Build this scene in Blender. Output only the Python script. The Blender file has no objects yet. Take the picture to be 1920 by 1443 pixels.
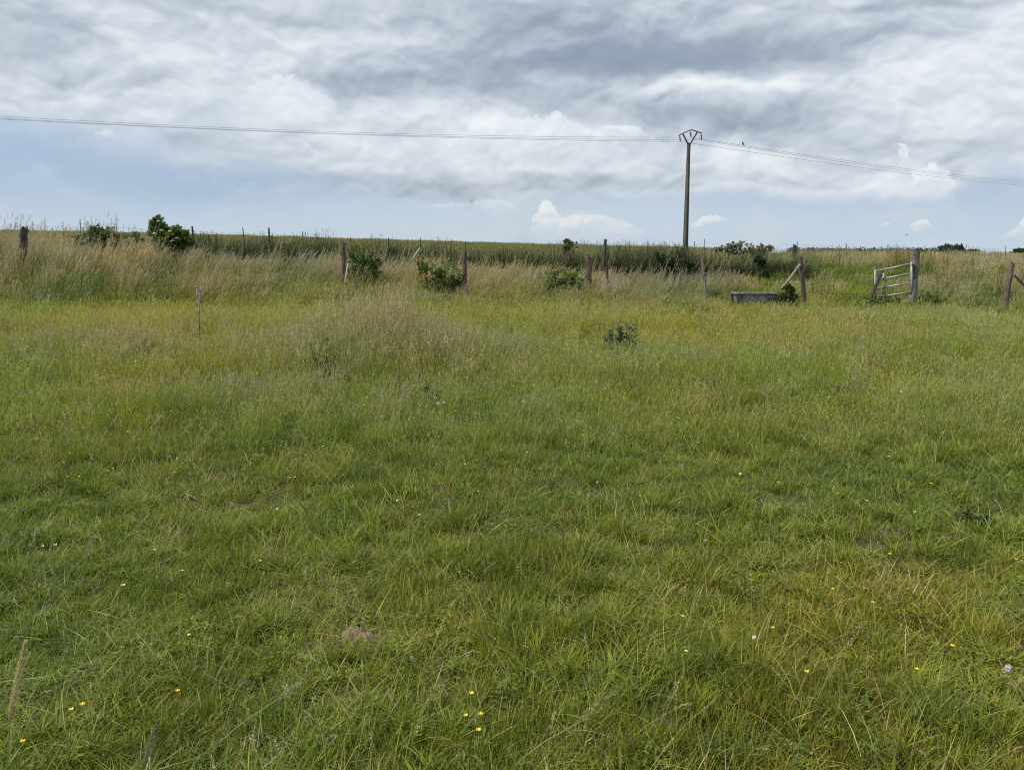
import bpy, bmesh, math, random
import numpy as np
from mathutils import Vector, Matrix

rng = np.random.default_rng(11)
random.seed(5)
scene = bpy.context.scene
COL = scene.collection

# ------------------------------------------------------------------ camera
EYE = 1.6
FPX = 1478.0                      # focal length in pixels of the 1920-wide photograph
PITCH = math.atan((721.5 - 474.0) / FPX)
cam_data = bpy.data.cameras.new("camera")
cam_data.sensor_width = 36.0
cam_data.lens = FPX / 1920.0 * 36.0
cam_data.clip_start = 0.05
cam_data.clip_end = 9000.0
cam = bpy.data.objects.new("camera", cam_data)
COL.objects.link(cam)
cam.location = (0, 0, EYE)
cam.rotation_euler = (math.pi / 2 - PITCH, 0, 0)
scene.camera = cam

CP, SP = math.cos(PITCH), math.sin(PITCH)


def ray(px, py):
    a, b = (px - 960.0) / FPX, (721.5 - py) / FPX
    return np.array([a, CP + b * SP, -SP + b * CP])


def P(px, py, y):
    d = ray(px, py)
    return np.array([0, 0, EYE]) + d * (y / d[1])


def azel(px, py):
    d = ray(px, py)
    d = d / np.linalg.norm(d)
    return math.degrees(math.atan2(d[0], d[1])), math.degrees(math.asin(d[2]))


# ------------------------------------------------------------------ node helper
class N:
    """a socket with arithmetic"""
    tree = None

    def __init__(self, s):
        self.s = s

    @staticmethod
    def m(op, *args, clamp=False):
        n = N.tree.nodes.new("ShaderNodeMath")
        n.operation = op
        n.use_clamp = clamp
        for i, a in enumerate(args):
            if isinstance(a, N):
                N.tree.links.new(a.s, n.inputs[i])
            else:
                n.inputs[i].default_value = float(a)
        return N(n.outputs[0])

    def __add__(self, o): return N.m('ADD', self, o)
    __radd__ = __add__
    def __sub__(self, o): return N.m('SUBTRACT', self, o)
    def __rsub__(self, o): return N.m('SUBTRACT', o, self)
    def __mul__(self, o): return N.m('MULTIPLY', self, o)
    __rmul__ = __mul__
    def __truediv__(self, o): return N.m('DIVIDE', self, o)
    def __pow__(self, o): return N.m('POWER', self, o)
    def clamp(self): return N.m('ADD', self, 0.0, clamp=True)


def smooth(x, a, b):
    n = N.tree.nodes.new("ShaderNodeMapRange")
    n.interpolation_type = 'SMOOTHSTEP'
    N.tree.links.new(x.s, n.inputs['Value'])
    flip = a > b
    n.inputs['From Min'].default_value = min(a, b)
    n.inputs['From Max'].default_value = max(a, b)
    n.inputs['To Min'].default_value = 1.0 if flip else 0.0
    n.inputs['To Max'].default_value = 0.0 if flip else 1.0
    return N(n.outputs['Result'])


def comb(x, y, z):
    n = N.tree.nodes.new("ShaderNodeCombineXYZ")
    for i, a in enumerate((x, y, z)):
        if isinstance(a, N):
            N.tree.links.new(a.s, n.inputs[i])
        else:
            n.inputs[i].default_value = a
    return N(n.outputs[0])


def noise(vec, scale=1.0, detail=5.0, rough=0.5, lac=2.0, dist=0.0):
    n = N.tree.nodes.new("ShaderNodeTexNoise")
    N.tree.links.new(vec.s, n.inputs['Vector'])
    n.inputs['Scale'].default_value = scale
    n.inputs['Detail'].default_value = detail
    n.inputs['Roughness'].default_value = rough
    n.inputs['Lacunarity'].default_value = lac
    n.inputs['Distortion'].default_value = dist
    return N(n.outputs[0])


def billow(vec, scale=1.0, detail=3.0, rough=0.5):
    """rounded heaps: the folded noise keeps creases dark and lobes full"""
    n = noise(vec, scale * 1.3, detail, rough)
    return N.m('ABSOLUTE', n * 2.0 - 1.0) * 1.3


def mixc(f, a, b):
    n = N.tree.nodes.new("ShaderNodeMix")
    n.data_type = 'RGBA'
    n.clamp_factor = True
    if isinstance(f, N):
        N.tree.links.new(f.s, n.inputs[0])
    else:
        n.inputs[0].default_value = f
    for i, c in ((6, a), (7, b)):
        if isinstance(c, N):
            N.tree.links.new(c.s, n.inputs[i])
        else:
            n.inputs[i].default_value = (*c, 1.0)
    return N(n.outputs[2])


def srgb(r, g, b):
    f = lambda c: (c / 255 / 12.92) if c / 255 <= 0.04045 else ((c / 255 + 0.055) / 1.055) ** 2.4
    return (f(r), f(g), f(b))

# ------------------------------------------------------------------ sky, clouds and sun
SUN_AZ, SUN_EL = math.radians(-98.0), math.radians(54.0)     # high on the left
world = bpy.data.worlds.new("World")
scene.world = world
world.use_nodes = True
wt = world.node_tree
wt.nodes.clear()
N.tree = wt
tc = wt.nodes.new("ShaderNodeTexCoord")
sep = wt.nodes.new("ShaderNodeSeparateXYZ")
wt.links.new(tc.outputs['Generated'], sep.inputs[0])
dx, dy, dz = (N(sep.outputs[i]) for i in range(3))
DEG = 180.0 / math.pi
az = N.m('ARCTAN2', dx, dy) * DEG
el = N.m('ARCSINE', dz) * DEG
# soft warp of the direction so that no cloud outline stays a clean ellipse
q3 = comb(az * 0.1, el * 0.2, 0.0)
w1 = noise(q3, 1.1, 4, 0.50) - 0.5
w2 = noise(comb(az * 0.1, el * 0.2, 7.3), 1.1, 4, 0.50) - 0.5
aw = az + w1 * 9.0
ew = el + w2 * 4.6
# the sheet of cloud seen in perspective from below
zz = N.m('MAXIMUM', dz, 0.0) + 0.10
pl = comb(dx / zz, dy / zz, 3.1)
sheet = noise(pl, 1.0, 4, 0.5) - 0.5
fine = noise(comb(aw * 0.26, ew * 0.44, 1.7), 1.0, 4, 0.5) - 0.5
am, em = az + w1 * 4.0, el + w2 * 2.4
fluff = billow(comb(am * 0.15, em * 0.27, 0.6), 1.0, 3.0, 0.46) - 0.26


def lobe(px, py, rx, ry, amp, p=1.0, warp=1.0):
    u, v = azel(px, py)
    u2, _ = azel(px + rx, py)
    _, v2 = azel(px, py - ry)
    A = aw if warp else az
    E = ew if warp else el
    a = (A - u) * (1.0 / max(abs(u2 - u), 0.01))
    b = (E - v) * (1.0 / max(abs(v2 - v), 0.01))
    d = a * a + b * b
    return N.m('EXPONENT', d * (-0.9)) * amp


fl1 = billow(comb(am * 0.19, em * 0.31, 4.4), 1.0, 3, 0.48)
fl2 = billow(comb(am * 0.19 - 0.03, em * 0.31 + 0.13, 4.4), 1.0, 3, 0.48)
rimlight = fl1 - fl2
t = 0.585 + sheet * 0.14 + fine * 0.24 + fluff * 0.50 + rimlight * 0.60
for L in [
    (1290, 112, 400, 36, -0.54), (1250, 66, 420, 56, -0.30), (930, 30, 200, 60, -0.36), (1120, 118, 240, 24, -0.22), (1090, 30, 160, 30, -0.12),
    (1330, 228, 290, 28, -0.60), (1260, 200, 300, 30, -0.16), (1080, 190, 120, 24, -0.24), (960, 170, 70, 20, -0.2),
    (740, 158, 190, 20, -0.50), (860, 125, 130, 30, -0.20), (600, 140, 60, 14, -0.2), (90, 50, 130, 56, -0.26), (150, 150, 200, 24, -0.22), (60, 110, 120, 20, -0.12),
    (540, 15, 190, 20, -0.22), (720, 352, 230, 28, -0.36), (1060, 350, 220, 20, -0.34), (1180, 320, 120, 14, -0.16), (1500, 335, 200, 10, -0.10),
    (1820, 300, 120, 26, -0.25), (1640, 268, 180, 14, -0.20), (1700, 4, 250, 10, -0.40), (1450, 262, 160, 10, -0.2), (1790, 60, 120, 14, -0.1), (430, 260, 130, 26, -0.22),
    (235, 60, 40, 60, 0.25), (520, 165, 80, 34, 0.32), (330, 120, 130, 24, 0.22), (650, 70, 200, 34, 0.20), (370, 30, 40, 14, 0.22),
    (1040, 240, 190, 26, 0.50), (1830, 130, 170, 110, 0.26), (1360, 165, 170, 18, 0.55), (1640, 190, 100, 50, 0.26), (1330, 148, 60, 16, 0.2),
    (1400, 290, 80, 30, 0.34), (900, 300, 330, 30, 0.14), (60, 205, 130, 30, 0.08), (720, 215, 220, 26, 0.14), (1500, 356, 360, 10, 0.18),
    (1690, 330, 90, 20, 0.2), (1040, 318, 160, 12, 0.16), (560, 240, 160, 30, 0.14), (870, 20, 30, 30, 0.1), (1480, 25, 140, 30, 0.18),
]:
    t = t + lobe(*L)
DARK, MID, LIGHT = srgb(152, 165, 181), srgb(201, 210, 219), srgb(235, 239, 242)
cl = mixc(smooth(t, -1.0, 0.10), srgb(126, 140, 159), DARK)
cl = mixc(smooth(t, -0.18, 0.66), cl, MID)
cl = mixc(smooth(t, 0.42, 1.10), cl, LIGHT)
# where the blue-grey distance shows under the sheet
gap = lobe(110, 345, 400, 88, 1.15) + lobe(560, 412, 330, 36, 0.80) + lobe(480, 340, 200, 50, 0.45) + lobe(-150, 300, 260, 90, 0.9) \
    + lobe(1500, 412, 800, 42, 1.2) + lobe(1900, 330, 90, 45, 0.5) + lobe(1120, 392, 260, 26, 0.35) \
    + lobe(30, 250, 110, 24, 0.25) + lobe(420, 222, 70, 22, 0.45)
for sgn in (-1, 1):
    gap = gap + smooth(el, 6.0, 1.0) * 0.35
gapm = smooth(gap + fine * 0.7 + sheet * 0.5 + fluff * 0.5, 0.12, 1.20)
SKYB, SKYH = srgb(166, 187, 214), srgb(192, 210, 226)
veil = mixc(smooth(el, 5.5, 0.2), SKYB, SKYH)
veil = mixc(smooth(lobe(430, 330, 330, 60, 1.0), 0.2, 1.0) * 0.5, veil, srgb(158, 178, 206))
veil = mixc((lobe(1050, 405, 460, 44, 1.0) * 0.62 + lobe(700, 440, 700, 16, 1.0) * 0.25 + fine * 0.5).clamp(), veil, srgb(200, 213, 224))
veil = mixc(smooth(sheet * 0.8 + fine * 1.3 + fluff * 0.7, -0.05, 0.35) * 0.40, veil, srgb(203, 213, 223))
colr = mixc(gapm, cl, veil)

# heaped clouds with a crisp top
HEAPS = [  # px, base py, half width, height, crispness, base softness, whiteness
    (1000, 285, 185, 78, 1.0, 0.6, 0.80), (1150, 275, 110, 46, 0.9, 0.6, 0.70), (540, 215, 110, 84, 1.0, 0.7, 0.72), (330, 205, 120, 60, 0.7, 0.7, 0.45), (1340, 195, 150, 50, 0.8, 0.6, 0.5), (1095, 436, 112, 44, 0.8, 0.35, 0.80), (1028, 432, 36, 64, 1.0, 0.5, 0.92),
    (1330, 420, 34, 22, 1.0, 0.30, 0.85), (1722, 432, 30, 20, 1.0, 0.25, 0.80), (1665, 423, 18, 8, 0.8, 0.3, 0.6),
    (1925, 436, 42, 34, 1.0, 0.35, 0.85), (1738, 362, 62, 56, 1.0, 0.5, 0.90), (1690, 318, 20, 56, 1.0, 0.6, 0.75),
    (930, 394, 55, 26, 0.6, 0.4, 0.55), (200, 252, 24, 16, 0.6, 0.5, 0.55), (1430, 330, 60, 52, 0.7, 0.6, 0.5), (1640, 175, 22, 60, 0.6, 0.7, 0.5),
    (850, 395, 70, 18, 0.5, 0.4, 0.35),
]
hw1 = noise(comb(az * 0.55, el * 0.8, 2.2), 1.0, 4, 0.6) - 0.5
hw2 = noise(comb(az * 0.55, el * 0.8, 9.2), 1.0, 4, 0.6) - 0.5
ah, eh = az + hw1 * 2.4, el + hw2 * 1.5
puff = billow(comb(ah * 0.40, eh * 0.60, 0.0), 1.0, 3.0, 0.5) - 0.28
puff2 = billow(comb(ah * 0.40 - 0.10, eh * 0.60 + 0.18, 0.0), 1.0, 3.0, 0.5) - 0.28
emb = puff - puff2
for (px, py, w, h, crisp, soft, white) in HEAPS:
    u, v = azel(px, py)
    u2, _ = azel(px + w, py)
    _, v2 = azel(px, py - h)
    p = (ah - u) * (1.0 / abs(u2 - u))
    q = (eh - v) * (1.0 / abs(v2 - v))
    f = 1.0 - p * p - N.m('MAXIMUM', q, 0.0) + puff * 0.42 + hw2 * 0.5
    top = smooth(f, 0.0, 0.55 - 0.42 * crisp)
    base = smooth(q + hw2 * 0.5, -0.20 - soft * 0.7, 0.20 + soft * 0.8)
    shade = (0.30 + q * 0.62 + emb * 0.8).clamp()
    c = mixc(shade, srgb(196, 207, 220), srgb(237, 240, 242))
    colr = mixc((top * base * white), colr, c)

# near the zenith and behind the camera the sheet simply goes on
nish = wt.nodes.new("ShaderNodeTexSky")
nish.sky_type = 'NISHITA'
nish.sun_disc = False
nish.sun_elevation = SUN_EL
nish.sun_rotation = SUN_AZ
nish.air_density = 1.2
nish.dust_density = 1.5
bg_air = wt.nodes.new("ShaderNodeBackground")
wt.links.new(nish.outputs[0], bg_air.inputs['Color'])
bg_air.inputs['Strength'].default_value = 0.075
bg_cl = wt.nodes.new("ShaderNodeBackground")
wt.links.new(colr.s, bg_cl.inputs['Color'])
bg_cl.inputs['Strength'].default_value = SKY_GAIN = 0.93
cover = 0.93 - gapm * 0.08
mixs = wt.nodes.new("ShaderNodeMixShader")
wt.links.new(cover.s, mixs.inputs[0])
wt.links.new(bg_air.outputs[0], mixs.inputs[1])
wt.links.new(bg_cl.outputs[0], mixs.inputs[2])
wo = wt.nodes.new("ShaderNodeOutputWorld")
wt.links.new(mixs.outputs[0], wo.inputs['Surface'])
world.cycles.sampling_method = 'MANUAL'
world.cycles.sample_map_resolution = 512

sun = bpy.data.lights.new("sun", 'SUN')
sun.energy = 3.8
sun.angle = math.radians(2)
sun.color = (1.0, 0.95, 0.86)
sun_o = bpy.data.objects.new("sun", sun)
COL.objects.link(sun_o)
sdir = Vector((math.sin(SUN_AZ) * math.cos(SUN_EL), math.cos(SUN_AZ) * math.cos(SUN_EL), math.sin(SUN_EL)))
sun_o.rotation_euler = sdir.to_track_quat('Z', 'Y').to_euler()
sun_o.location = (0, -10, 40)

vs = scene.view_settings
vs.view_transform = 'Standard'
vs.look = 'None'
vs.exposure = 0.25
vs.gamma = 1.0
vs.use_curve_mapping = False
cy = scene.cycles
cy.max_bounces = 5
cy.diffuse_bounces = 3
cy.glossy_bounces = 1
cy.transmission_bounces = 3
cy.transparent_max_bounces = 4
cy.use_fast_gi = False
cy.use_denoising = False
cy.filter_width = 1.1

# ------------------------------------------------------------------ names, labels, materials
def tag(o, label=None, cat=None, group=None, kind=None):
    if label: o["label"] = label
    if cat: o["category"] = cat
    if group: o["group"] = group
    if kind: o["kind"] = kind
    return o


def link(o, parent=None):
    COL.objects.link(o)
    if parent is not None:
        o.parent = parent
    return o


def empty(name, loc, label, cat, group=None, rz=0.0):
    o = bpy.data.objects.new(name, None)
    o.empty_display_size = 0.2
    link(o)
    o.location = tuple(float(c) for c in loc)
    o.rotation_euler = (0, 0, rz)
    return tag(o, label, cat, group)


def new_mat(name):
    m = bpy.data.materials.new(name)
    m.use_nodes = True
    nt = m.node_tree
    for n in list(nt.nodes):
        if n.type != 'OUTPUT_MATERIAL':
            nt.nodes.remove(n)
    return m, nt, [n for n in nt.nodes if n.type == 'OUTPUT_MATERIAL'][0]


def leaf_material(name, instanced=True, translucent=0.38, rough=0.55):
    """blade and leaf tissue: colour per blade (mesh attribute), tint per clump (instance attribute), some light passes through"""
    m, nt, out = new_mat(name)
    at = nt.nodes.new("ShaderNodeAttribute"); at.attribute_name = "Col"
    col = at.outputs['Color']
    if instanced:
        ti = nt.nodes.new("ShaderNodeAttribute"); ti.attribute_type = 'INSTANCER'; ti.attribute_name = "tint"
        mx = nt.nodes.new("ShaderNodeMix"); mx.data_type = 'RGBA'; mx.blend_type = 'MULTIPLY'; mx.inputs[0].default_value = 1.0
        nt.links.new(col, mx.inputs[6]); nt.links.new(ti.outputs['Color'], mx.inputs[7])
        col = mx.outputs[2]
    pb = nt.nodes.new("ShaderNodeBsdfPrincipled")
    pb.inputs['Roughness'].default_value = rough
    pb.inputs['Specular IOR Level'].default_value = 0.25
    nt.links.new(col, pb.inputs['Base Color'])
    tr = nt.nodes.new("ShaderNodeBsdfTranslucent")
    hs = nt.nodes.new("ShaderNodeHueSaturation"); hs.inputs['Saturation'].default_value = 1.08; hs.inputs['Value'].default_value = 1.15
    nt.links.new(col, hs.inputs['Color']); nt.links.new(hs.outputs[0], tr.inputs['Color'])
    ms = nt.nodes.new("ShaderNodeMixShader"); ms.inputs[0].default_value = translucent
    nt.links.new(pb.outputs[0], ms.inputs[1]); nt.links.new(tr.outputs[0], ms.inputs[2])
    nt.links.new(ms.outputs[0], out.inputs['Surface'])
    return m


def solid_material(name, c1, c2, rough=0.8, scale=(8, 8, 8), detail=6, metal=0.0, bump=0.25, c3=None, spots=0.62, bump_dist=0.01):
    """weathered surface: two tones broken up by stretched noise, stains of a third tone, a little relief"""
    m, nt, out = new_mat(name)
    N.tree = nt
    tcn = nt.nodes.new("ShaderNodeTexCoord")
    mp = nt.nodes.new("ShaderNodeMapping"); mp.inputs['Scale'].default_value = scale
    nt.links.new(tcn.outputs['Object'], mp.inputs['Vector'])
    v = N(mp.outputs[0])
    n1 = noise(v, 1.0, detail, 0.62)
    c = mixc(smooth(n1, 0.36, 0.66), c1, c2)
    if c3 is not None:
        n2 = noise(N(tcn.outputs['Object']), 5.0, 5, 0.6)
        c = mixc(smooth(n2, spots - 0.06, spots + 0.06), c, c3)
    pb = nt.nodes.new("ShaderNodeBsdfPrincipled")
    pb.inputs['Roughness'].default_value = rough
    pb.inputs['Metallic'].default_value = metal
    nt.links.new(c.s, pb.inputs['Base Color'])
    bp = nt.nodes.new("ShaderNodeBump"); bp.inputs['Strength'].default_value = bump; bp.inputs['Distance'].default_value = bump_dist
    nt.links.new(n1.s, bp.inputs['Height']); nt.links.new(bp.outputs[0], pb.inputs['Normal'])
    nt.links.new(pb.outputs[0], out.inputs['Surface'])
    return m


# ------------------------------------------------------------------ numeric noise and the lie of the land
def vnoise(x, y, scale, seed=0):
    x = np.asarray(x, float) / scale; y = np.asarray(y, float) / scale
    xi, yi = np.floor(x).astype(np.int64), np.floor(y).astype(np.int64)
    fx, fy = x - xi, y - yi
    fx, fy = fx * fx * (3 - 2 * fx), fy * fy * (3 - 2 * fy)
    def h(a, b):
        n = (a * 374761393 + b * 668265263 + seed * 1442695041) & 0xFFFFFFFF
        n = ((n ^ (n >> 13)) * 1274126177) & 0xFFFFFFFF
        return ((n ^ (n >> 16)) & 0xFFFF) / 65535.0
    return (h(xi, yi) * (1 - fx) + h(xi + 1, yi) * fx) * (1 - fy) + (h(xi, yi + 1) * (1 - fx) + h(xi + 1, yi + 1) * fx) * fy


def fbm(x, y, scale, seed=0, octs=4):
    s, a, t = 0.0, 1.0, 0.0
    for o in range(octs):
        s = s + a * vnoise(x, y, scale / 2 ** o, seed + o * 17); t += a; a *= 0.55
    return s / t


def sstep(x, a, b):
    t = np.clip((np.asarray(x, float) - a) / (b - a), 0, 1)
    return t * t * (3 - 2 * t)


def ground_z(x, y):
    x = np.asarray(x, float); y = np.asarray(y, float)
    bank = np.interp(x, [-40, -16, -5, -1.4, 2.3, 6, 11, 60], [1.25, 1.05, 0.66, 0.40, 0.25, 0.12, 0.03, 0.0]) * sstep(y, 19.5, 26.5)
    ridge = np.interp(x, [-6, 0, 4, 18, 26, 60], [0.0, 0.30, 0.62, 0.62, 0.42, 0.25]) * np.exp(-((y - 41) / 5.5) ** 2)
    far = np.interp(x, [-160, -110, -59, -30, 0, 22, 65, 110, 200], [5.6, 5.2, 4.25, 3.3, 2.45, 1.95, 1.0, 0.3, 0.0])
    s = np.clip((y - 30) / 120, 0, 1)
    z = bank * (1 - s) + far * s + ridge
    z = z - np.clip(y - 150, 0, None) * 0.02 * np.clip(1 - (y - 150) / 500, 0.15, 1)
    near = np.exp(-(y / 40.0) ** 2)
    z = z + near * (0.10 * (fbm(x, y, 2.6, 3) - 0.5) + 0.05 * (vnoise(x, y, 0.55, 8) - 0.5))
    return z


def G(px, py, h=0.0):
    """where the line of sight of a point of the photograph meets the land (h above it)"""
    d = ray(px, py)
    ys = np.concatenate([np.linspace(1.0, 40, 1600), np.linspace(40, 400, 1500)])
    k = ys / d[1]
    gx, gz = d[0] * k, EYE + d[2] * k
    below = np.nonzero(gz <= ground_z(gx, ys) + h)[0]
    i = below[0] if len(below) else -1
    return float(gx[i]), float(ys[i])


# ------------------------------------------------------------------ meshes out of arrays
def mesh_obj(name, verts, faces, mat, parent=None, cols=None, smooth_=False):
    me = bpy.data.meshes.new(name)
    me.from_pydata([tuple(v) for v in verts], [], [tuple(f) for f in faces])
    if mat is not None:
        me.materials.append(mat)
    if cols is not None:
        at = me.attributes.new("Col", 'FLOAT_COLOR', 'POINT')
        c = np.ones((len(verts), 4), np.float32); c[:, :3] = cols
        at.data.foreach_set("color", c.ravel())
    if smooth_:
        me.polygons.foreach_set("use_smooth", np.ones(len(me.polygons), bool))
    me.update()
    o = bpy.data.objects.new(name, me)
    return link(o, parent)


class Geo:
    """collects strips, leaves and tubes with a colour per vertex"""
    def __init__(self):
        self.v, self.f, self.c, self.n = [], [], [], 0

    def add(self, v, f, c):
        self.v.append(np.asarray(v, float).reshape(-1, 3)); self.f.append(np.asarray(f, np.int64) + self.n)
        c = np.asarray(c, float)
        k = len(self.v[-1])
        self.c.append(np.broadcast_to(c, (k, 3)) if c.ndim == 1 else c)
        self.n += k

    def arrays(self):
        return np.concatenate(self.v), np.concatenate(self.f), np.concatenate(self.c)

    def build(self, name, mat, parent=None, smooth_=False):
        v, f, c = self.arrays()
        return mesh_obj(name, v, f, mat, parent, c, smooth_)


def blades(g, root, azim, length, width, lean, curl, col, seg=3, tip=None, twist=None, wprof=None):
    """curved tapering strips; every argument may be an array over the blades. Returns the tips and their directions"""
    n = len(root)
    azim, length, width, lean, curl = (np.broadcast_to(np.asarray(a, float), (n,)) for a in (azim, length, width, lean, curl))
    t = np.linspace(0, 1, seg + 1)
    th = lean[:, None] + curl[:, None] * t[None, :]
    ds = length[:, None] / seg
    mid = (th[:, :-1] + th[:, 1:]) / 2
    r = np.concatenate([np.zeros((n, 1)), np.cumsum(np.sin(mid) * ds, 1)], 1)
    z = np.concatenate([np.zeros((n, 1)), np.cumsum(np.cos(mid) * ds, 1)], 1)
    dx_, dy_ = np.cos(azim), np.sin(azim)
    cx = root[:, 0, None] + r * dx_[:, None]; cy_ = root[:, 1, None] + r * dy_[:, None]; cz = root[:, 2, None] + z
    tw = rng.uniform(-0.9, 0.9, n) if twist is None else np.broadcast_to(twist, (n,))
    wx, wy = -np.sin(azim + tw), np.cos(azim + tw)
    prof = (np.array([0.75, 1.0, 0.72, 0.08]) if seg == 3 else np.interp(t, [0, .3, .7, 1], [0.75, 1.0, 0.72, 0.08])) if wprof is None else np.interp(t, np.linspace(0, 1, len(wprof)), wprof)
    hw = width[:, None] * prof[None, :] * 0.5
    L = np.stack([cx - wx[:, None] * hw, cy_ - wy[:, None] * hw, cz], -1)
    R = np.stack([cx + wx[:, None] * hw, cy_ + wy[:, None] * hw, cz], -1)
    v = np.stack([L, R], 2).reshape(n, -1, 3)
    m = 2 * (seg + 1)
    base = (np.arange(n) * m)[:, None, None]
    k = np.arange(seg)
    q = np.stack([2 * k, 2 * k + 1, 2 * k + 3, 2 * k + 2], -1)[None]
    f = (base + q).reshape(-1, 4)
    col = np.broadcast_to(np.asarray(col, float), (n, 3))
    c = np.repeat(col[:, None, :], m, 1)
    if tip is not None:
        w_ = np.repeat(t, 2)[None, :, None] ** 2
        c = c * (1 - w_) + np.broadcast_to(np.asarray(tip, float), (n, 3))[:, None, :] * w_
    g.add(v.reshape(-1, 3), f, c.reshape(-1, 3))
    return np.stack([cx, cy_, cz], -1), th, azim


def leaves(g, pos, nrm, up, size, width, col):
    """diamond-ish leaves folded along the midrib: pos (n,3) base, up = growing direction"""
    n = len(pos)
    up = up / np.linalg.norm(up, axis=1, keepdims=True)
    side = np.cross(up, nrm); side /= np.linalg.norm(side, axis=1, keepdims=True) + 1e-9
    nn = np.cross(side, up)
    size = np.broadcast_to(np.asarray(size, float), (n,))[:, None]; width = np.broadcast_to(np.asarray(width, float), (n,))[:, None]
    a = pos; b = pos + up * size * 0.45 + side * width * 0.5 + nn * size * 0.10; c_ = pos + up * size - nn * size * 0.12
    d = pos + up * size * 0.45 - side * width * 0.5 + nn * size * 0.10; e = pos + up * size * 0.5
    v = np.stack([a, b, c_, d, e], 1).reshape(-1, 3)
    bs = (np.arange(n) * 5)[:, None]
    f = np.concatenate([bs + np.array([[0, 1, 2, 4]]), bs + np.array([[0, 4, 2, 3]])])
    col = np.broadcast_to(np.asarray(col, float), (n, 3))
    g.add(v, f, np.repeat(col, 5, 0))


def tube(g, pts, rad, col=(0.3, 0.3, 0.3), sides=7, cap=True, jitter=0.0):
    pts = np.asarray(pts, float); n = len(pts)
    rad = np.broadcast_to(np.asarray(rad, float), (n,))
    tg = np.gradient(pts, axis=0); tg /= np.linalg.norm(tg, axis=1, keepdims=True)
    ref = np.array([0, 0, 1.0]) if abs(tg[0, 2]) < 0.9 else np.array([0, 1.0, 0])
    s = np.cross(tg, ref); s /= np.linalg.norm(s, axis=1, keepdims=True)
    u = np.cross(s, tg)
    a = np.arange(sides) / sides * 2 * np.pi
    rr = rad[:, None] * (1 + jitter * rng.uniform(-1, 1, (n, sides))) if jitter else np.repeat(rad[:, None], sides, 1)
    v = pts[:, None, :] + (s[:, None, :] * np.cos(a)[None, :, None] + u[:, None, :] * np.sin(a)[None, :, None]) * rr[:, :, None]
    f = []
    for i in range(n - 1):
        for j in range(sides):
            f.append([i * sides + j, i * sides + (j + 1) % sides, (i + 1) * sides + (j + 1) % sides, (i + 1) * sides + j])
    v = v.reshape(-1, 3)
    if cap:
        k = len(v)
        v = np.concatenate([v, pts[[0, -1]]])
        for j in range(sides):
            f.append([k, (j + 1) % sides, j, j]); f.append([k + 1, (n - 1) * sides + j, (n - 1) * sides + (j + 1) % sides, (n - 1) * sides + (j + 1) % sides])
    f = np.array(f)
    g.add(v, f, col)


def box(g, c, size, rot=None, col=(0.3, 0.3, 0.3)):
    s = np.array(size) / 2
    v = np.array([[x, y, z] for x in (-1, 1) for y in (-1, 1) for z in (-1, 1)], float) * s
    if rot is not None:
        v = v @ np.array(rot).T
    v = v + np.array(c)
    f = [[0, 1, 3, 2], [4, 6, 7, 5], [0, 4, 5, 1], [2, 3, 7, 6], [0, 2, 6, 4], [1, 5, 7, 3]]
    g.add(v, f, col)


# from_pydata wants no repeated index in a face
_old_from = mesh_obj
def mesh_obj(name, verts, faces, mat, parent=None, cols=None, smooth_=False):
    faces = [list(dict.fromkeys(int(i) for i in f)) for f in faces]
    return _old_from(name, verts, faces, mat, parent, cols, smooth_)


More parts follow.
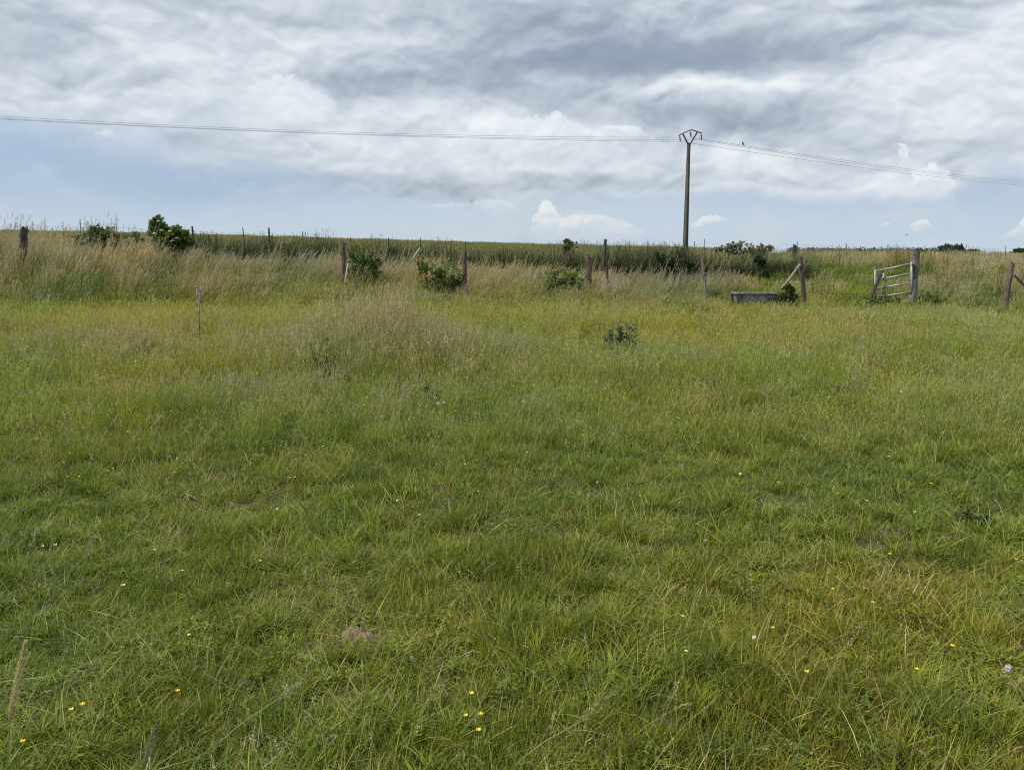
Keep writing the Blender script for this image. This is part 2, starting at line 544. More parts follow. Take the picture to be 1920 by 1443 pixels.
# ------------------------------------------------------------------ a field of clumps as ONE object
def scatter_obj(name, protos, pts, rot, scl, pid, tint, mat):
    """protos: list of (verts, faces, cols). One mesh holds the clumps and the points; its node tree stands a clump on every point"""
    V, F, C, K = [], [], [], []
    off = 0
    for k, (v, f, c) in enumerate(protos):
        V.append(v); F.append(f + off); C.append(c); K.append(np.full(len(v), k)); off += len(v)
    npts = len(pts)
    V.append(np.asarray(pts, float)); C.append(np.ones((npts, 3))); K.append(np.full(npts, -1))
    V, C, K, F = np.concatenate(V), np.concatenate(C), np.concatenate(K), np.concatenate(F)
    me = bpy.data.meshes.new(name)
    nv, nf = len(V), len(F)
    me.vertices.add(nv); me.vertices.foreach_set("co", V.astype(np.float32).ravel())
    me.loops.add(nf * 4); me.loops.foreach_set("vertex_index", F.astype(np.int32).ravel())
    me.polygons.add(nf); me.polygons.foreach_set("loop_start", (np.arange(nf) * 4).astype(np.int32))
    me.update(calc_edges=True)
    me.materials.append(mat)

    def attr(nm, typ, prop, arr):
        a = me.attributes.new(nm, typ, 'POINT'); a.data.foreach_set(prop, np.ascontiguousarray(arr).ravel())
    pad = lambda a, fill: np.concatenate([np.full((nv - npts,) + a.shape[1:], fill, a.dtype), a])
    attr("Col", 'FLOAT_COLOR', "color", np.concatenate([C, np.ones((nv, 1))], 1).astype(np.float32))
    attr("proto", 'INT', "value", K.astype(np.int32))
    attr("pid", 'INT', "value", pad(np.asarray(pid, np.int32), -1))
    attr("rot", 'FLOAT_VECTOR', "vector", pad(np.asarray(rot, np.float32), 0))
    attr("scl", 'FLOAT_VECTOR', "vector", pad(np.asarray(scl, np.float32), 1))
    attr("tint", 'FLOAT_VECTOR', "vector", pad(np.asarray(tint, np.float32), 1))
    o = link(bpy.data.objects.new(name, me))
    ng = bpy.data.node_groups.new(name + "_spread", 'GeometryNodeTree')
    ng.interface.new_socket("Geometry", in_out='INPUT', socket_type='NodeSocketGeometry')
    ng.interface.new_socket("Geometry", in_out='OUTPUT', socket_type='NodeSocketGeometry')
    nn, ll = ng.nodes, ng.links
    gi, go = nn.new("NodeGroupInput"), nn.new("NodeGroupOutput")

    def named(nm, typ):
        n = nn.new("GeometryNodeInputNamedAttribute"); n.data_type = typ; n.inputs[0].default_value = nm
        return n.outputs[0]

    def equal(sock, k):
        n = nn.new("FunctionNodeCompare"); n.data_type = 'INT'; n.operation = 'EQUAL'
        ia = [s for s in n.inputs if s.type == 'INT']
        ll.new(sock, ia[0]); ia[1].default_value = k
        return n.outputs[0]
    a_proto, a_pid, a_rot, a_scl = named("proto", 'INT'), named("pid", 'INT'), named("rot", 'FLOAT_VECTOR'), named("scl", 'FLOAT_VECTOR')
    eul = nn.new("FunctionNodeEulerToRotation"); ll.new(a_rot, eul.inputs[0])
    join = nn.new("GeometryNodeJoinGeometry")
    for k in range(len(protos)):
        sp = nn.new("GeometryNodeSeparateGeometry"); sp.domain = 'POINT'
        ll.new(gi.outputs[0], sp.inputs[0]); ll.new(equal(a_proto, k), sp.inputs[1])
        pt = nn.new("GeometryNodeSeparateGeometry"); pt.domain = 'POINT'
        ll.new(gi.outputs[0], pt.inputs[0]); ll.new(equal(a_pid, k), pt.inputs[1])
        ip = nn.new("GeometryNodeInstanceOnPoints")
        ll.new(pt.outputs[0], ip.inputs['Points']); ll.new(sp.outputs[0], ip.inputs['Instance'])
        ll.new(eul.outputs[0], ip.inputs['Rotation']); ll.new(a_scl, ip.inputs['Scale'])
        ll.new(ip.outputs[0], join.inputs[0])
    ll.new(join.outputs[0], go.inputs[0])
    md = o.modifiers.new("spread", 'NODES'); md.node_group = ng
    return tag(o, kind="stuff")

# ------------------------------------------------------------------ grasses
GREEN = np.array([0.170, 0.230, 0.031]); YGREEN = np.array([0.278, 0.300, 0.056]); BLUEG = np.array([0.120, 0.180, 0.045])
STRAW = np.array([0.46, 0.41, 0.23]); TAN = np.array([0.330, 0.295, 0.190]); OLIVE = np.array([0.235, 0.230, 0.085]); PINK = np.array([0.410, 0.345, 0.195])
DOCK = np.array([0.20, 0.10, 0.05]); NETTLE = np.array([0.080, 0.130, 0.028])


def disk(n, R):
    r = R * np.sqrt(rng.random(n)); a = rng.random(n) * 2 * np.pi
    return np.stack([r * np.cos(a), r * np.sin(a), np.full(n, -0.01)], 1)


def vary(base, n, amp=0.28, to=None, mixmax=0.6):
    c = np.broadcast_to(base, (n, 3)).copy()
    if to is not None:
        m = (rng.random(n) ** 1.6 * mixmax)[:, None]
        c = c * (1 - m) + to * m
    return c * rng.uniform(1 - amp, 1 + amp, n)[:, None]


def turf(g, n, R, h0, h1, w, base=GREEN, to=YGREEN, lean=(0.05, 0.75), curl=(0.2, 1.5), wind=None, seg=3, mixmax=0.6):
    az = rng.random(n) * 2 * np.pi if wind is None else rng.normal(0, wind, n)
    c = vary(base, n, 0.30, to, mixmax)
    blades(g, disk(n, R), az, rng.uniform(h0, h1, n), w * rng.uniform(0.6, 1.35, n), rng.uniform(*lean, n), rng.uniform(*curl, n), c, seg, tip=c * np.array([1.25, 1.12, 0.9]))


def culms(g, n, R, h0, h1, stem_w, head, head_len, spk, spk_size, stem=OLIVE, wind=0.7, lean=(0.02, 0.3), curl=(0.05, 0.6), droop=0.0):
    """flowering stems with a loose seed head of small spikelets"""
    az = rng.normal(0, wind, n)
    sc = vary(stem, n, 0.25, STRAW, 0.5)
    path, th, az = blades(g, disk(n, R), az, rng.uniform(h0, h1, n), np.full(n, stem_w), rng.uniform(*lean, n), rng.uniform(*curl, n), sc, 4, wprof=[1, 1, 0.9, 0.7, 0.5])
    tipv, prev = path[:, -1], path[:, -2]
    d = tipv - prev; d /= np.linalg.norm(d, axis=1, keepdims=True)
    m = n * spk
    i = np.repeat(np.arange(n), spk)
    t = np.tile(np.linspace(0, 1, spk), n)
    fat = np.sin(np.clip(t, 0, 1) * np.pi * 0.85 + 0.3)
    pos = tipv[i] - d[i] * (head_len * (1 - t))[:, None] + rng.normal(0, 1, (m, 3)) * (spk_size * 0.35 * fat)[:, None]
    up = d[i] + rng.normal(0, 0.30, (m, 3)) + np.array([droop, 0, -droop * 0.6])
    hc = vary(head, n, 0.25)[i] * rng.uniform(0.8, 1.2, m)[:, None]
    # spikelets as slim blades, two of them crossing read from every side
    k = len(pos)
    sd = rng.normal(0, 1, (k, 3))
    up /= np.linalg.norm(up, axis=1, keepdims=True)
    s = np.cross(up, sd); s /= np.linalg.norm(s, axis=1, keepdims=True)
    L = spk_size * rng.uniform(0.7, 1.3, k)[:, None]
    W = L * 0.30
    v = np.stack([pos, pos + up * L * 0.5 + s * W, pos + up * L, pos + up * L * 0.5 - s * W], 1).reshape(-1, 3)
    f = (np.arange(k) * 4)[:, None] + np.arange(4)[None]
    g.add(v, f, np.repeat(hc, 4, 0))


def broadleaf(g, n, R, size, col, lift=(0.2, 1.1), hgt=(0.0, 0.12)):
    r = disk(n, R); az = rng.random(n) * 2 * np.pi; el_ = rng.uniform(*lift, n)
    r[:, 2] = rng.uniform(*hgt, n)
    up = np.stack([np.cos(az) * np.cos(el_), np.sin(az) * np.cos(el_), np.sin(el_)], 1)
    leaves(g, r, np.stack([-np.cos(az) * np.sin(el_), -np.sin(az) * np.sin(el_), np.cos(el_)], 1), up, size * rng.uniform(0.6, 1.3, n), size * rng.uniform(0.25, 0.5, n), vary(col, n, 0.25))


def weed_stem(g, n, R, h0, h1, leaf, col, per=16):
    """nettle or thistle like stalks with leaves all the way up"""
    root = disk(n, R); az = rng.random(n) * 6.28
    path, _, _ = blades(g, root, az, rng.uniform(h0, h1, n), np.full(n, leaf * 0.12), rng.uniform(0, 0.18, n), rng.uniform(0, 0.25, n), vary(col * 0.9, n), 4, wprof=[1, 1, 1, .8, .5])
    i = np.repeat(np.arange(n), per); t = np.tile(np.linspace(0.12, 1.0, per), n)
    seg_ = np.clip((t * 4).astype(int), 0, 3); fr = (t * 4 - seg_)[:, None]
    pos = path[i, seg_] * (1 - fr) + path[i, seg_ + 1] * fr
    a = np.tile(np.arange(per) * 1.57, n) + rng.uniform(-0.4, 0.4, n * per)
    e = rng.uniform(-0.35, 0.55, n * per) + t * 0.5
    up = np.stack([np.cos(a) * np.cos(e), np.sin(a) * np.cos(e), np.sin(e)], 1)
    nr = np.stack([-np.cos(a) * np.sin(e), -np.sin(a) * np.sin(e), np.cos(e)], 1)
    sz = leaf * (1.15 - 0.65 * t) * rng.uniform(0.75, 1.25, n * per)
    leaves(g, pos, nr, up, sz, sz * 0.5, vary(col, n * per, 0.28))


def proto(*calls):
    g = Geo()
    for fn, kw in calls:
        fn(g, **kw)
    return g.arrays()


near_protos = [
    proto((turf, dict(n=95, R=0.10, h0=0.04, h1=0.115, w=0.0044, base=GREEN * 0.92, lean=(0.02, .50), curl=(.05, 0.8)))),
    proto((turf, dict(n=85, R=0.10, h0=0.04, h1=0.105, w=0.0040, base=YGREEN * 0.68, to=OLIVE, lean=(0.02, .50), curl=(.05, 0.8)))),
    proto((turf, dict(n=54, R=0.055, h0=0.10, h1=0.21, w=0.0058, base=GREEN * 0.78, lean=(0.05, 0.55), curl=(0.2, 1.2), seg=4))),      # cocksfoot tuft
    proto((turf, dict(n=80, R=0.09, h0=0.06, h1=0.15, w=0.0038, base=BLUEG * 0.92, to=GREEN * 0.9, lean=(0.05, .55), curl=(.1, 1.0)))),
    proto((broadleaf, dict(n=46, R=0.09, size=0.034, col=GREEN * 0.95, hgt=(0.0, 0.07))), (turf, dict(n=44, R=0.10, h0=0.04, h1=0.11, w=0.0045))),
    proto((turf, dict(n=22, R=0.10, h0=0.08, h1=0.22, w=0.0034, base=STRAW * 0.85, to=TAN, lean=(0.6, 1.5), curl=(0.0, 0.6))), (turf, dict(n=50, R=0.1, h0=0.04, h1=0.11, w=0.0048))),
    proto((culms, dict(n=4, R=0.10, h0=0.24, h1=0.46, stem_w=0.0020, head=TAN * 1.05, head_len=0.06, spk=16, spk_size=0.009, wind=1.8, lean=(0.05, .6), curl=(.1, .9), stem=YGREEN)), (turf, dict(n=60, R=0.10, h0=0.05, h1=0.13, w=0.0046))),
    proto((turf, dict(n=34, R=0.05, h0=0.10, h1=0.23, w=0.0085, base=GREEN * 0.80, to=BLUEG * 1.2, lean=(0.1, 0.6), curl=(0.3, 1.4), seg=4))),
    proto((turf, dict(n=14, R=0.11, h0=0.14, h1=0.30, w=0.0024, base=YGREEN, to=STRAW, lean=(0.05, .9), curl=(0.2, 1.0), seg=4)), (turf, dict(n=60, R=0.1, h0=0.04, h1=0.10, w=0.0048))),
    proto((weed_stem, dict(n=5, R=0.07, h0=0.07, h1=0.16, leaf=0.032, col=BLUEG * 0.95, per=12)), (turf, dict(n=44, R=0.1, h0=0.04, h1=0.11, w=0.0045))),
    proto((turf, dict(n=44, R=0.10, h0=0.04, h1=0.10, w=0.0042, base=STRAW * 0.55, to=DOCK, lean=(0.2, 1.4), curl=(0, 0.9))), (turf, dict(n=34, R=0.1, h0=0.03, h1=0.09, w=0.0045, base=OLIVE * 0.8))),   # worn thatch
]
mid_protos = [
    proto((turf, dict(n=80, R=0.20, h0=0.14, h1=0.34, w=0.0058, base=GREEN * 1.05, lean=(0, .4), curl=(.05, .8))), (culms, dict(n=14, R=0.2, h0=0.30, h1=0.54, stem_w=0.003, head=YGREEN * 1.4, head_len=0.06, spk=8, spk_size=0.015, stem=YGREEN, wind=1.0))),
    proto((turf, dict(n=74, R=0.20, h0=0.12, h1=0.32, w=0.0054, base=YGREEN * 0.85, to=OLIVE * 1.2, lean=(0, .4), curl=(.05, .8))), (culms, dict(n=19, R=0.2, h0=0.30, h1=0.54, stem_w=0.003, head=OLIVE * 1.5, head_len=0.06, spk=8, spk_size=0.015, stem=YGREEN, wind=1.0))),
    proto((turf, dict(n=90, R=0.20, h0=0.10, h1=0.27, w=0.0066, base=GREEN * 0.82, to=BLUEG, lean=(0, .5), curl=(.05, .9)))),
    proto((turf, dict(n=54, R=0.20, h0=0.14, h1=0.36, w=0.0056, base=GREEN, to=STRAW * 0.8, lean=(0, .4), curl=(.05, .8))), (culms, dict(n=22, R=0.2, h0=0.34, h1=0.60, stem_w=0.0032, head=PINK * 1.08, head_len=0.09, spk=11, spk_size=0.017, wind=0.7))),
    proto((turf, dict(n=50, R=0.20, h0=0.10, h1=0.24, w=0.0070, base=GREEN * 0.95)), (broadleaf, dict(n=40, R=0.2, size=0.07, col=NETTLE * 1.3, hgt=(0.05, 0.18)))),
    proto((turf, dict(n=80, R=0.18, h0=0.22, h1=0.44, w=0.0052, base=GREEN * 0.95, to=YGREEN, lean=(0.0, .35), curl=(.05, .8)))),
]
tall_protos = [
    proto((turf, dict(n=64, R=0.24, h0=0.40, h1=0.85, w=0.0085, base=OLIVE * 0.55, to=STRAW * .6, lean=(0.0, 0.35), curl=(0.1, 0.9), wind=1.4)),
          (culms, dict(n=17, R=0.25, h0=0.75, h1=1.15, stem_w=0.0046, head=TAN, head_len=0.14, spk=9, spk_size=0.024, wind=0.4, lean=(.08, .35), curl=(.1, .6), stem=STRAW * 0.8))),
    proto((turf, dict(n=80, R=0.24, h0=0.35, h1=0.78, w=0.0090, base=GREEN * 0.66, to=OLIVE * .8, lean=(0.0, 0.4), curl=(0.2, 1.1), wind=1.4)),
          (culms, dict(n=6, R=0.25, h0=0.70, h1=1.05, stem_w=0.0046, head=TAN * 0.9, head_len=0.13, spk=9, spk_size=0.024, wind=0.4, lean=(.08, .35), curl=(.1, .6)))),
    proto((turf, dict(n=50, R=0.24, h0=0.40, h1=0.90, w=0.0080, base=STRAW * 0.45, to=OLIVE * .8, lean=(0.0, 0.4), curl=(0.1, 1.0), wind=1.2)),
          (culms, dict(n=22, R=0.25, h0=0.75, h1=1.10, stem_w=0.0044, head=PINK, head_len=0.16, spk=10, spk_size=0.025, wind=0.4, lean=(.08, .4), curl=(.1, .7), stem=STRAW * 0.8))),
    proto((turf, dict(n=95, R=0.25, h0=0.30, h1=0.68, w=0.0105, base=GREEN * 0.66, to=YGREEN * 0.75, lean=(0.0, 0.5), curl=(0.2, 1.2), wind=2.0))),
    proto((weed_stem, dict(n=9, R=0.22, h0=0.40, h1=0.75, leaf=0.095, col=NETTLE * 0.85, per=14)), (turf, dict(n=36, R=0.25, h0=0.3, h1=0.6, w=0.010, base=GREEN * 0.7))),
    proto((culms, dict(n=12, R=0.28, h0=0.95, h1=1.45, stem_w=0.0046, head=TAN * 0.85, head_len=0.16, spk=12, spk_size=0.026, wind=0.35, lean=(.10, .32), curl=(.1, .5), stem=STRAW * 0.6)), (turf, dict(n=30, R=0.24, h0=0.40, h1=0.85, w=0.0085, base=OLIVE * 0.7))),
]
far_protos = [  # coarser, for the distance

    proto((turf, dict(n=80, R=0.50, h0=0.25, h1=0.55, w=0.020, base=GREEN * 0.82, to=YGREEN * .85))),
    proto((turf, dict(n=60, R=0.50, h0=0.30, h1=0.60, w=0.018, base=OLIVE, to=STRAW)), (culms, dict(n=34, R=0.5, h0=0.55, h1=0.85, stem_w=0.010, head=TAN * 1.05, head_len=0.18, spk=6, spk_size=0.042, wind=0.6))),
    proto((turf, dict(n=70, R=0.50, h0=0.40, h1=0.75, w=0.020, base=STRAW * 0.6, to=OLIVE)), (culms, dict(n=50, R=0.5, h0=0.65, h1=1.0, stem_w=0.010, head=PINK * 1.05, head_len=0.20, spk=7, spk_size=0.045, wind=0.6))),
    proto((weed_stem, dict(n=16, R=0.45, h0=0.7, h1=1.25, leaf=0.15, col=NETTLE * 1.1, per=12))),
    proto((weed_stem, dict(n=12, R=0.45, h0=0.8, h1=1.35, leaf=0.09, col=OLIVE * 0.62, per=14)), (culms, dict(n=26, R=0.5, h0=0.9, h1=1.3, stem_w=0.010, head=TAN * 0.8, head_len=0.2, spk=6, spk_size=0.042, wind=0.6))),
]
crop_protos = [
    proto((turf, dict(n=120, R=0.55, h0=0.70, h1=1.00, w=0.024, base=np.array([0.080, 0.108, 0.038]), to=OLIVE * 0.7, lean=(0.0, 0.3), curl=(0.1, 0.7)))),
    proto((turf, dict(n=110, R=0.55, h0=0.70, h1=1.00, w=0.024, base=np.array([0.088, 0.108, 0.042]), to=OLIVE * .75, lean=(0.0, 0.3), curl=(0.1, 0.7))), (culms, dict(n=30, R=0.55, h0=0.9, h1=1.08, stem_w=0.012, head=OLIVE * 0.95, head_len=0.12, spk=6, spk_size=0.05, wind=0.6, stem=GREEN))),
]

M_GRASS = leaf_material("grass_blade")
M_LEAF = leaf_material("leaf_tissue", instanced=False, translucent=0.30)


def ell(x, y, c, rx, ry):
    return np.exp(-(((x - c[0]) / rx) ** 2 + ((y - c[1]) / ry) ** 2))


def sample(y0, y1, dens, slope=0.72, margin=1.6):
    """even scatter over the ground in a wedge that is wider than what the lens takes in"""
    hw = slope * y1 + margin
    n = int((y1 - y0) * 2 * hw * dens)
    x = rng.uniform(-hw, hw, n); y = rng.uniform(y0, y1, n)
    k = np.abs(x) < slope * y + margin
    return x[k], y[k]


def pick(weights):
    w = np.stack(weights, 1); w = np.cumsum(w / w.sum(1, keepdims=True), 1)
    return (rng.random(len(w))[:, None] > w).sum(1).clip(0, w.shape[1] - 1)


def tint_of(x, y, seed=0):
    """clump-to-clump and patch-to-patch colour of the sward itself"""
    a = fbm(x, y, 3.0, 21 + seed) - 0.5; b = fbm(x, y, 1.1, 33 + seed, 3) - 0.5
    c = rng.uniform(0.82, 1.18, len(x))
    warm = 1 + 0.42 * a + 0.25 * b
    return np.stack([c * warm * (1 + 0.10 * b), c * (1 + 0.12 * a), c * (1 - 0.25 * a)], 1)


# tan patch of taller dead-headed grass left of the middle, weedy spots, the cut strip before the gate
C_TAN1, C_TAN2, C_TAN3 = G(700, 640, 0.3), G(560, 720, 0.3), G(400, 640, 0.2)
C_GATE = G(1575, 583)


def tanness(x, y):
    n = fbm(x, y, 1.0, 71)
    t = 1.35 * ell(x, y, C_TAN1, 0.95, 1.3) + 0.45 * ell(x, y, C_TAN2, 1.0, 1.6) + 0.18 * ell(x, y, C_TAN3, 2.0, 2.0) + 0.22 * ell(x, y, G(860, 690), 1.0, 1.2) + 0.55 * ell(x, y, (-0.45, 2.45), 0.40, 0.28)
    return np.clip(t * (0.15 + 1.7 * n), 0, 1.3)


X, Y, R_, S_, I_, T_ = [], [], [], [], [], []


def put(x, y, pid, s, sz=None, tint=None, windy=False, tilt=0.12):
    n = len(x)
    rz = rng.uniform(0, 6.283, n) if not windy else rng.normal(0.15, 0.45, n)
    X.append(x); Y.append(y); I_.append(pid)
    R_.append(np.stack([rng.normal(0, tilt, n), rng.normal(0, tilt, n), rz], 1))
    s = np.broadcast_to(s, (n,)); sz = s if sz is None else np.broadcast_to(sz, (n,))
    S_.append(np.stack([s, s, sz], 1))
    T_.append(tint_of(x, y) if tint is None else tint)


def flush(name, protos, label, lift=0.0):
    global X, Y, R_, S_, I_, T_
    x, y = np.concatenate(X), np.concatenate(Y)
    pts = np.stack([x, y, ground_z(x, y) + lift], 1)
    o = scatter_obj(name, protos, pts, np.concatenate(R_), np.concatenate(S_), np.concatenate(I_), np.concatenate(T_), M_GRASS)
    o["label"] = label
    print(name, len(x))
    X, Y, R_, S_, I_, T_ = [], [], [], [], [], []
    return o


# --- the pasture: short lush turf close by, taller flowering sward towards the bank
NP = len(near_protos)
for (y0, y1, dens, sc) in ((1.0, 4.0, 370, 0.82), (4.0, 9.0, 190, 0.95)):
    x, y = sample(y0, y1, dens)
    hm = fbm(x, y, 0.9, 5); hm2 = vnoise(x, y, 0.28, 9)
    bare = (vnoise(x, y, 0.30, 15) * 0.5 + vnoise(x, y, 0.13, 25) * 0.5) < 0.21
    k = ~(bare & (rng.random(len(x)) < 0.85)) & (rng.random(len(x)) < np.clip((9.0 - y) / 2.5, 0, 1))
    x, y, hm, hm2 = x[k], y[k], hm[k], hm2[k]
    t = tanness(x, y); pa = vnoise(x, y, 0.6, 41); pb_ = vnoise(x, y, 0.8, 43); pc = vnoise(x, y, 0.35, 47)
    u = np.ones(len(x))
    tall_n = sstep(y, 5, 9)
    pid = pick([u * 1.3, 0.5 + 1.6 * (pa > .55), 0.25 + 2.2 * (pc > .68), 0.5 + 1.2 * (pb_ > .6), 0.15 + 0.9 * ((pa < .25)), 0.35 + 2.5 * t + 0.8 * (pb_ < .25), 0.16 + 1.4 * t + 0.5 * tall_n, 0.15 + 1.0 * (pc < .22), 0.55 + t + 0.5 * tall_n, 0.14 + 0.5 * (pb_ > .75), 0.15 + 2.2 * (vnoise(x, y, 0.5, 49) < .22)])
    s = sc * rng.uniform(0.75, 1.2, len(x))
    put(x, y, pid, s, s * (0.42 + 0.85 * hm) * (0.5 + 0.95 * hm2) * (1 + 0.45 * tall_n), tilt=0.16)
pasture_near = flush("pasture_grass", near_protos, "lush short green pasture grass with tufts and dead straw in the foreground")

gate_strip = lambda x, y: sstep(x, 2.0, 6.0) * sstep(y, 15.5, 18.5)
for (y0, y1, dens, sc) in ((5.5, 9.0, 62, 0.62), (9.0, 14.0, 38, 0.82), (14.0, 20.5, 24, 1.0), (20.5, 24.0, 16, 1.15)):
    x, y = sample(y0, y1, dens)
    k = rng.random(len(x)) < np.clip((y - 5.5) / 2.5, 0, 1)
    x, y = x[k], y[k]
    k = ~((np.abs(x - C_GATE[0]) < 0.55) & (np.abs(y - C_GATE[1]) < 0.7) & (rng.random(len(x)) < 0.8)); x, y = x[k], y[k]
    hm = fbm(x, y, 1.7, 51); t = tanness(x, y) * (0.3 if y1 < 9.5 else 1.0); gs = gate_strip(x, y); pa = fbm(x, y, 2.2, 53); pb_ = vnoise(x, y, 1.0, 57)
    u = np.ones(len(x))
    lush = sstep(y, 14.5, 17.5) * (1 - sstep(x, 0.0, 3.0))
    pid = pick([u + 2.0 * lush, 0.8 + 2.2 * (pa > .45) * (1 - 0.8 * lush), 0.35 + 1.6 * (pa < .40) + gs, 0.08 + 8.0 * t + 0.15 * (pb_ > .6), 0.12 + 0.8 * (pb_ < .2), 0.4 + 0.9 * (pb_ > .62)])
    s = sc * rng.uniform(0.8, 1.2, len(x))
    sx_, sy_ = G(376, 650)
    low = np.where((np.abs(x - sx_ * y / sy_) < 0.22) & (y > sy_ - 3.2) & (y < sy_ + 0.3), 0.55, 1.0)
    put(x, y, pid, s, low * s * (0.55 + 0.75 * hm) * (1 + 1.15 * np.minimum(t, 1.2)) * (1 - 0.40 * gs))
pasture_mid = flush("meadow_grass", mid_protos, "knee high flowering pasture grass between the short turf and the bank")

# --- the uncut bank along the fence
for (y0, y1, dens, sc) in ((17.2, 24.0, 15, 0.95), (24.0, 29.0, 11, 1.1), (29.0, 35.0, 6, 1.2)):
    x, y = sample(y0, y1, dens, 0.74, 2.5)
    pxl = x / y * FPX + 960
    edge = np.interp(pxl, [-300, 300, 700, 1000, 1300, 1370, 1480, 1640, 1760, 2300], [18.6, 18.6, 18.0, 18.8, 19.8, 22.5, 24.5, 24.5, 19.2, 18.8]) + (fbm(x, y, 2.2, 61) - 0.5) * 3.6
    k = (y > edge) & (rng.random(len(x)) < 0.95)
    k &= ~((pxl > 1360) & (y > 26)) & ~((pxl > 330) & (y > 28.5))
    x, y, pxl, edge = x[k], y[k], pxl[k], edge[k]
    inn = np.clip((y - edge) / 4.5, 0, 1); n1 = fbm(x, y, 2.4, 63); n2 = vnoise(x, y, 1.2, 65)
    right = sstep(pxl, 1340, 1480)
    dk = n2 < .30
    top = sstep(inn, 0.45, 1.0)
    pid = pick([0.06 + 1.0 * top * (1 - 0.95 * right), (1.5 + 0.6 * inn) * (1 - 0.65 * right), (0.02 + 1.2 * top * (n1 > .52)) * (1 - right * 0.9), 3.0 * (1.12 - inn) + 1.6 * right + 0.35, 0.35 + 1.3 * dk + 0.6 * right + 1.1 * (1 - top) * (n2 < .5), 0.55 * top * (1 - right)])
    s = sc * rng.uniform(0.8, 1.2, len(x))
    hh = np.interp(pxl, [-300, 50, 350, 500, 900, 1300, 1400, 2300], [1.05, 1.08, 0.84, 0.72, 0.74, 0.80, 0.56, 0.58])
    put(x, y, pid, s, hh * s * (0.55 + 0.45 * np.clip(inn * 1.6, 0, 1)) * (0.55 + 0.9 * n1), windy=True, tilt=0.08)
tall_bank = flush("tall_grass", tall_protos, "tall uncut grass with pale tan seed heads leaning right along the fence bank")

# --- beyond: rough meadow behind the gate, weeds under the pole, then the crop
for (y0, y1, dens, sc) in ((25.0, 36.0, 5.0, 0.8), (36.0, 50.0, 3.0, 0.95), (50.0, 80.0, 1.1, 1.25), (80.0, 140.0, 0.42, 1.9)):
    x, y = sample(y0, y1, dens, 0.76, 4.0)
    pxl = x / y * FPX + 960
    k = (pxl > np.interp(y, [25, 34, 40, 140], [1380, 1180, 1000, 1200]))
    x, y, pxl = x[k], y[k], pxl[k]
    n1 = fbm(x, y, 5.0, 81); n2 = vnoise(x, y, 2.0, 83)
    hedge = np.exp(-((y - 40.5) / 2.2) ** 2) * (1 - sstep(pxl, 1440, 1640))
    green = np.exp(-((y - 33.5) / 2.2) ** 2) * sstep(pxl, 1300, 1380) * (1 - sstep(pxl, 1500, 1600))
    gold = sstep(y, 38, 42) * sstep(pxl, 1500, 1650)
    pid = pick([3.0 + 6 * green + 1.2 * (n1 < .5), 0.14 + 0.9 * gold, 0.03 + 1.1 * gold + 0.25 * (n1 > .6), 0.05 + 2.2 * hedge + 0.16 * (n2 < .15), 0.10 + 3.0 * hedge + 0.2 * gold])
    s = sc * rng.uniform(0.8, 1.2, len(x))
    put(x, y, pid, s, s * (0.55 + 0.5 * n1) * (1 - 0.62 * green) / sc ** 0.75, windy=True, tilt=0.05)
far_meadow = flush("rough_meadow_grass", far_protos, "rough tan and green meadow grass beyond the open gate")

# --- dark ragged scrub between the bank and the crop; at left its colour stands for the crop's shaded edge
SCRUB_SHADE = np.array([0.044, 0.062, 0.024])
scrub_shade_protos = [
    proto((weed_stem, dict(n=16, R=0.40, h0=0.55, h1=1.05, leaf=0.12, col=SCRUB_SHADE, per=16))),
    proto((weed_stem, dict(n=14, R=0.40, h0=0.60, h1=1.15, leaf=0.09, col=SCRUB_SHADE * np.array([1.3, 1.0, 0.9]), per=16)), (culms, dict(n=10, R=0.4, h0=0.8, h1=1.2, stem_w=0.007, head=TAN * 0.7, head_len=0.16, spk=7, spk_size=0.035, wind=0.6))),
    proto((weed_stem, dict(n=18, R=0.42, h0=0.40, h1=0.85, leaf=0.14, col=SCRUB_SHADE * 1.35, per=14))),
]
x, y = sample(28.0, 38.5, 8.0, 0.74, 2.0)
pxl = x / y * FPX + 960
ctr = np.interp(pxl, [-300, 300, 900, 1300, 1345, 1360, 1500], [29.5, 31.0, 33.0, 35.2, 35.4, 37.2, 37.4])
k = (np.abs(y - ctr) < 1.5 + 1.2 * (fbm(x, y, 2.0, 97) - .5)) & (pxl < 1500) & (pxl > 60) & ((fbm(x, y, 2.5, 98) > .30) & ((pxl < 1345) | (y > 36.0)))
x, y, pxl = x[k], y[k], pxl[k]
s = rng.uniform(0.8, 1.2, len(x))
put(x, y, pick([np.ones(len(x)), np.ones(len(x)) * 0.9, np.ones(len(x)) * 0.6]), s, s * np.interp(pxl, [60, 330, 420, 900, 1250, 1340, 1350, 1500], [1.05, 1.15, 1.22, 1.15, 1.2, 1.1, 0.7, 0.6]) * (0.55 + 0.9 * fbm(x, y, 1.8, 99)), tilt=0.08)
scrub = flush("scrub", scrub_shade_protos, "low dark ragged scrub in a broken line between the tall grass and the crop, at left standing in for the shaded crop edge")

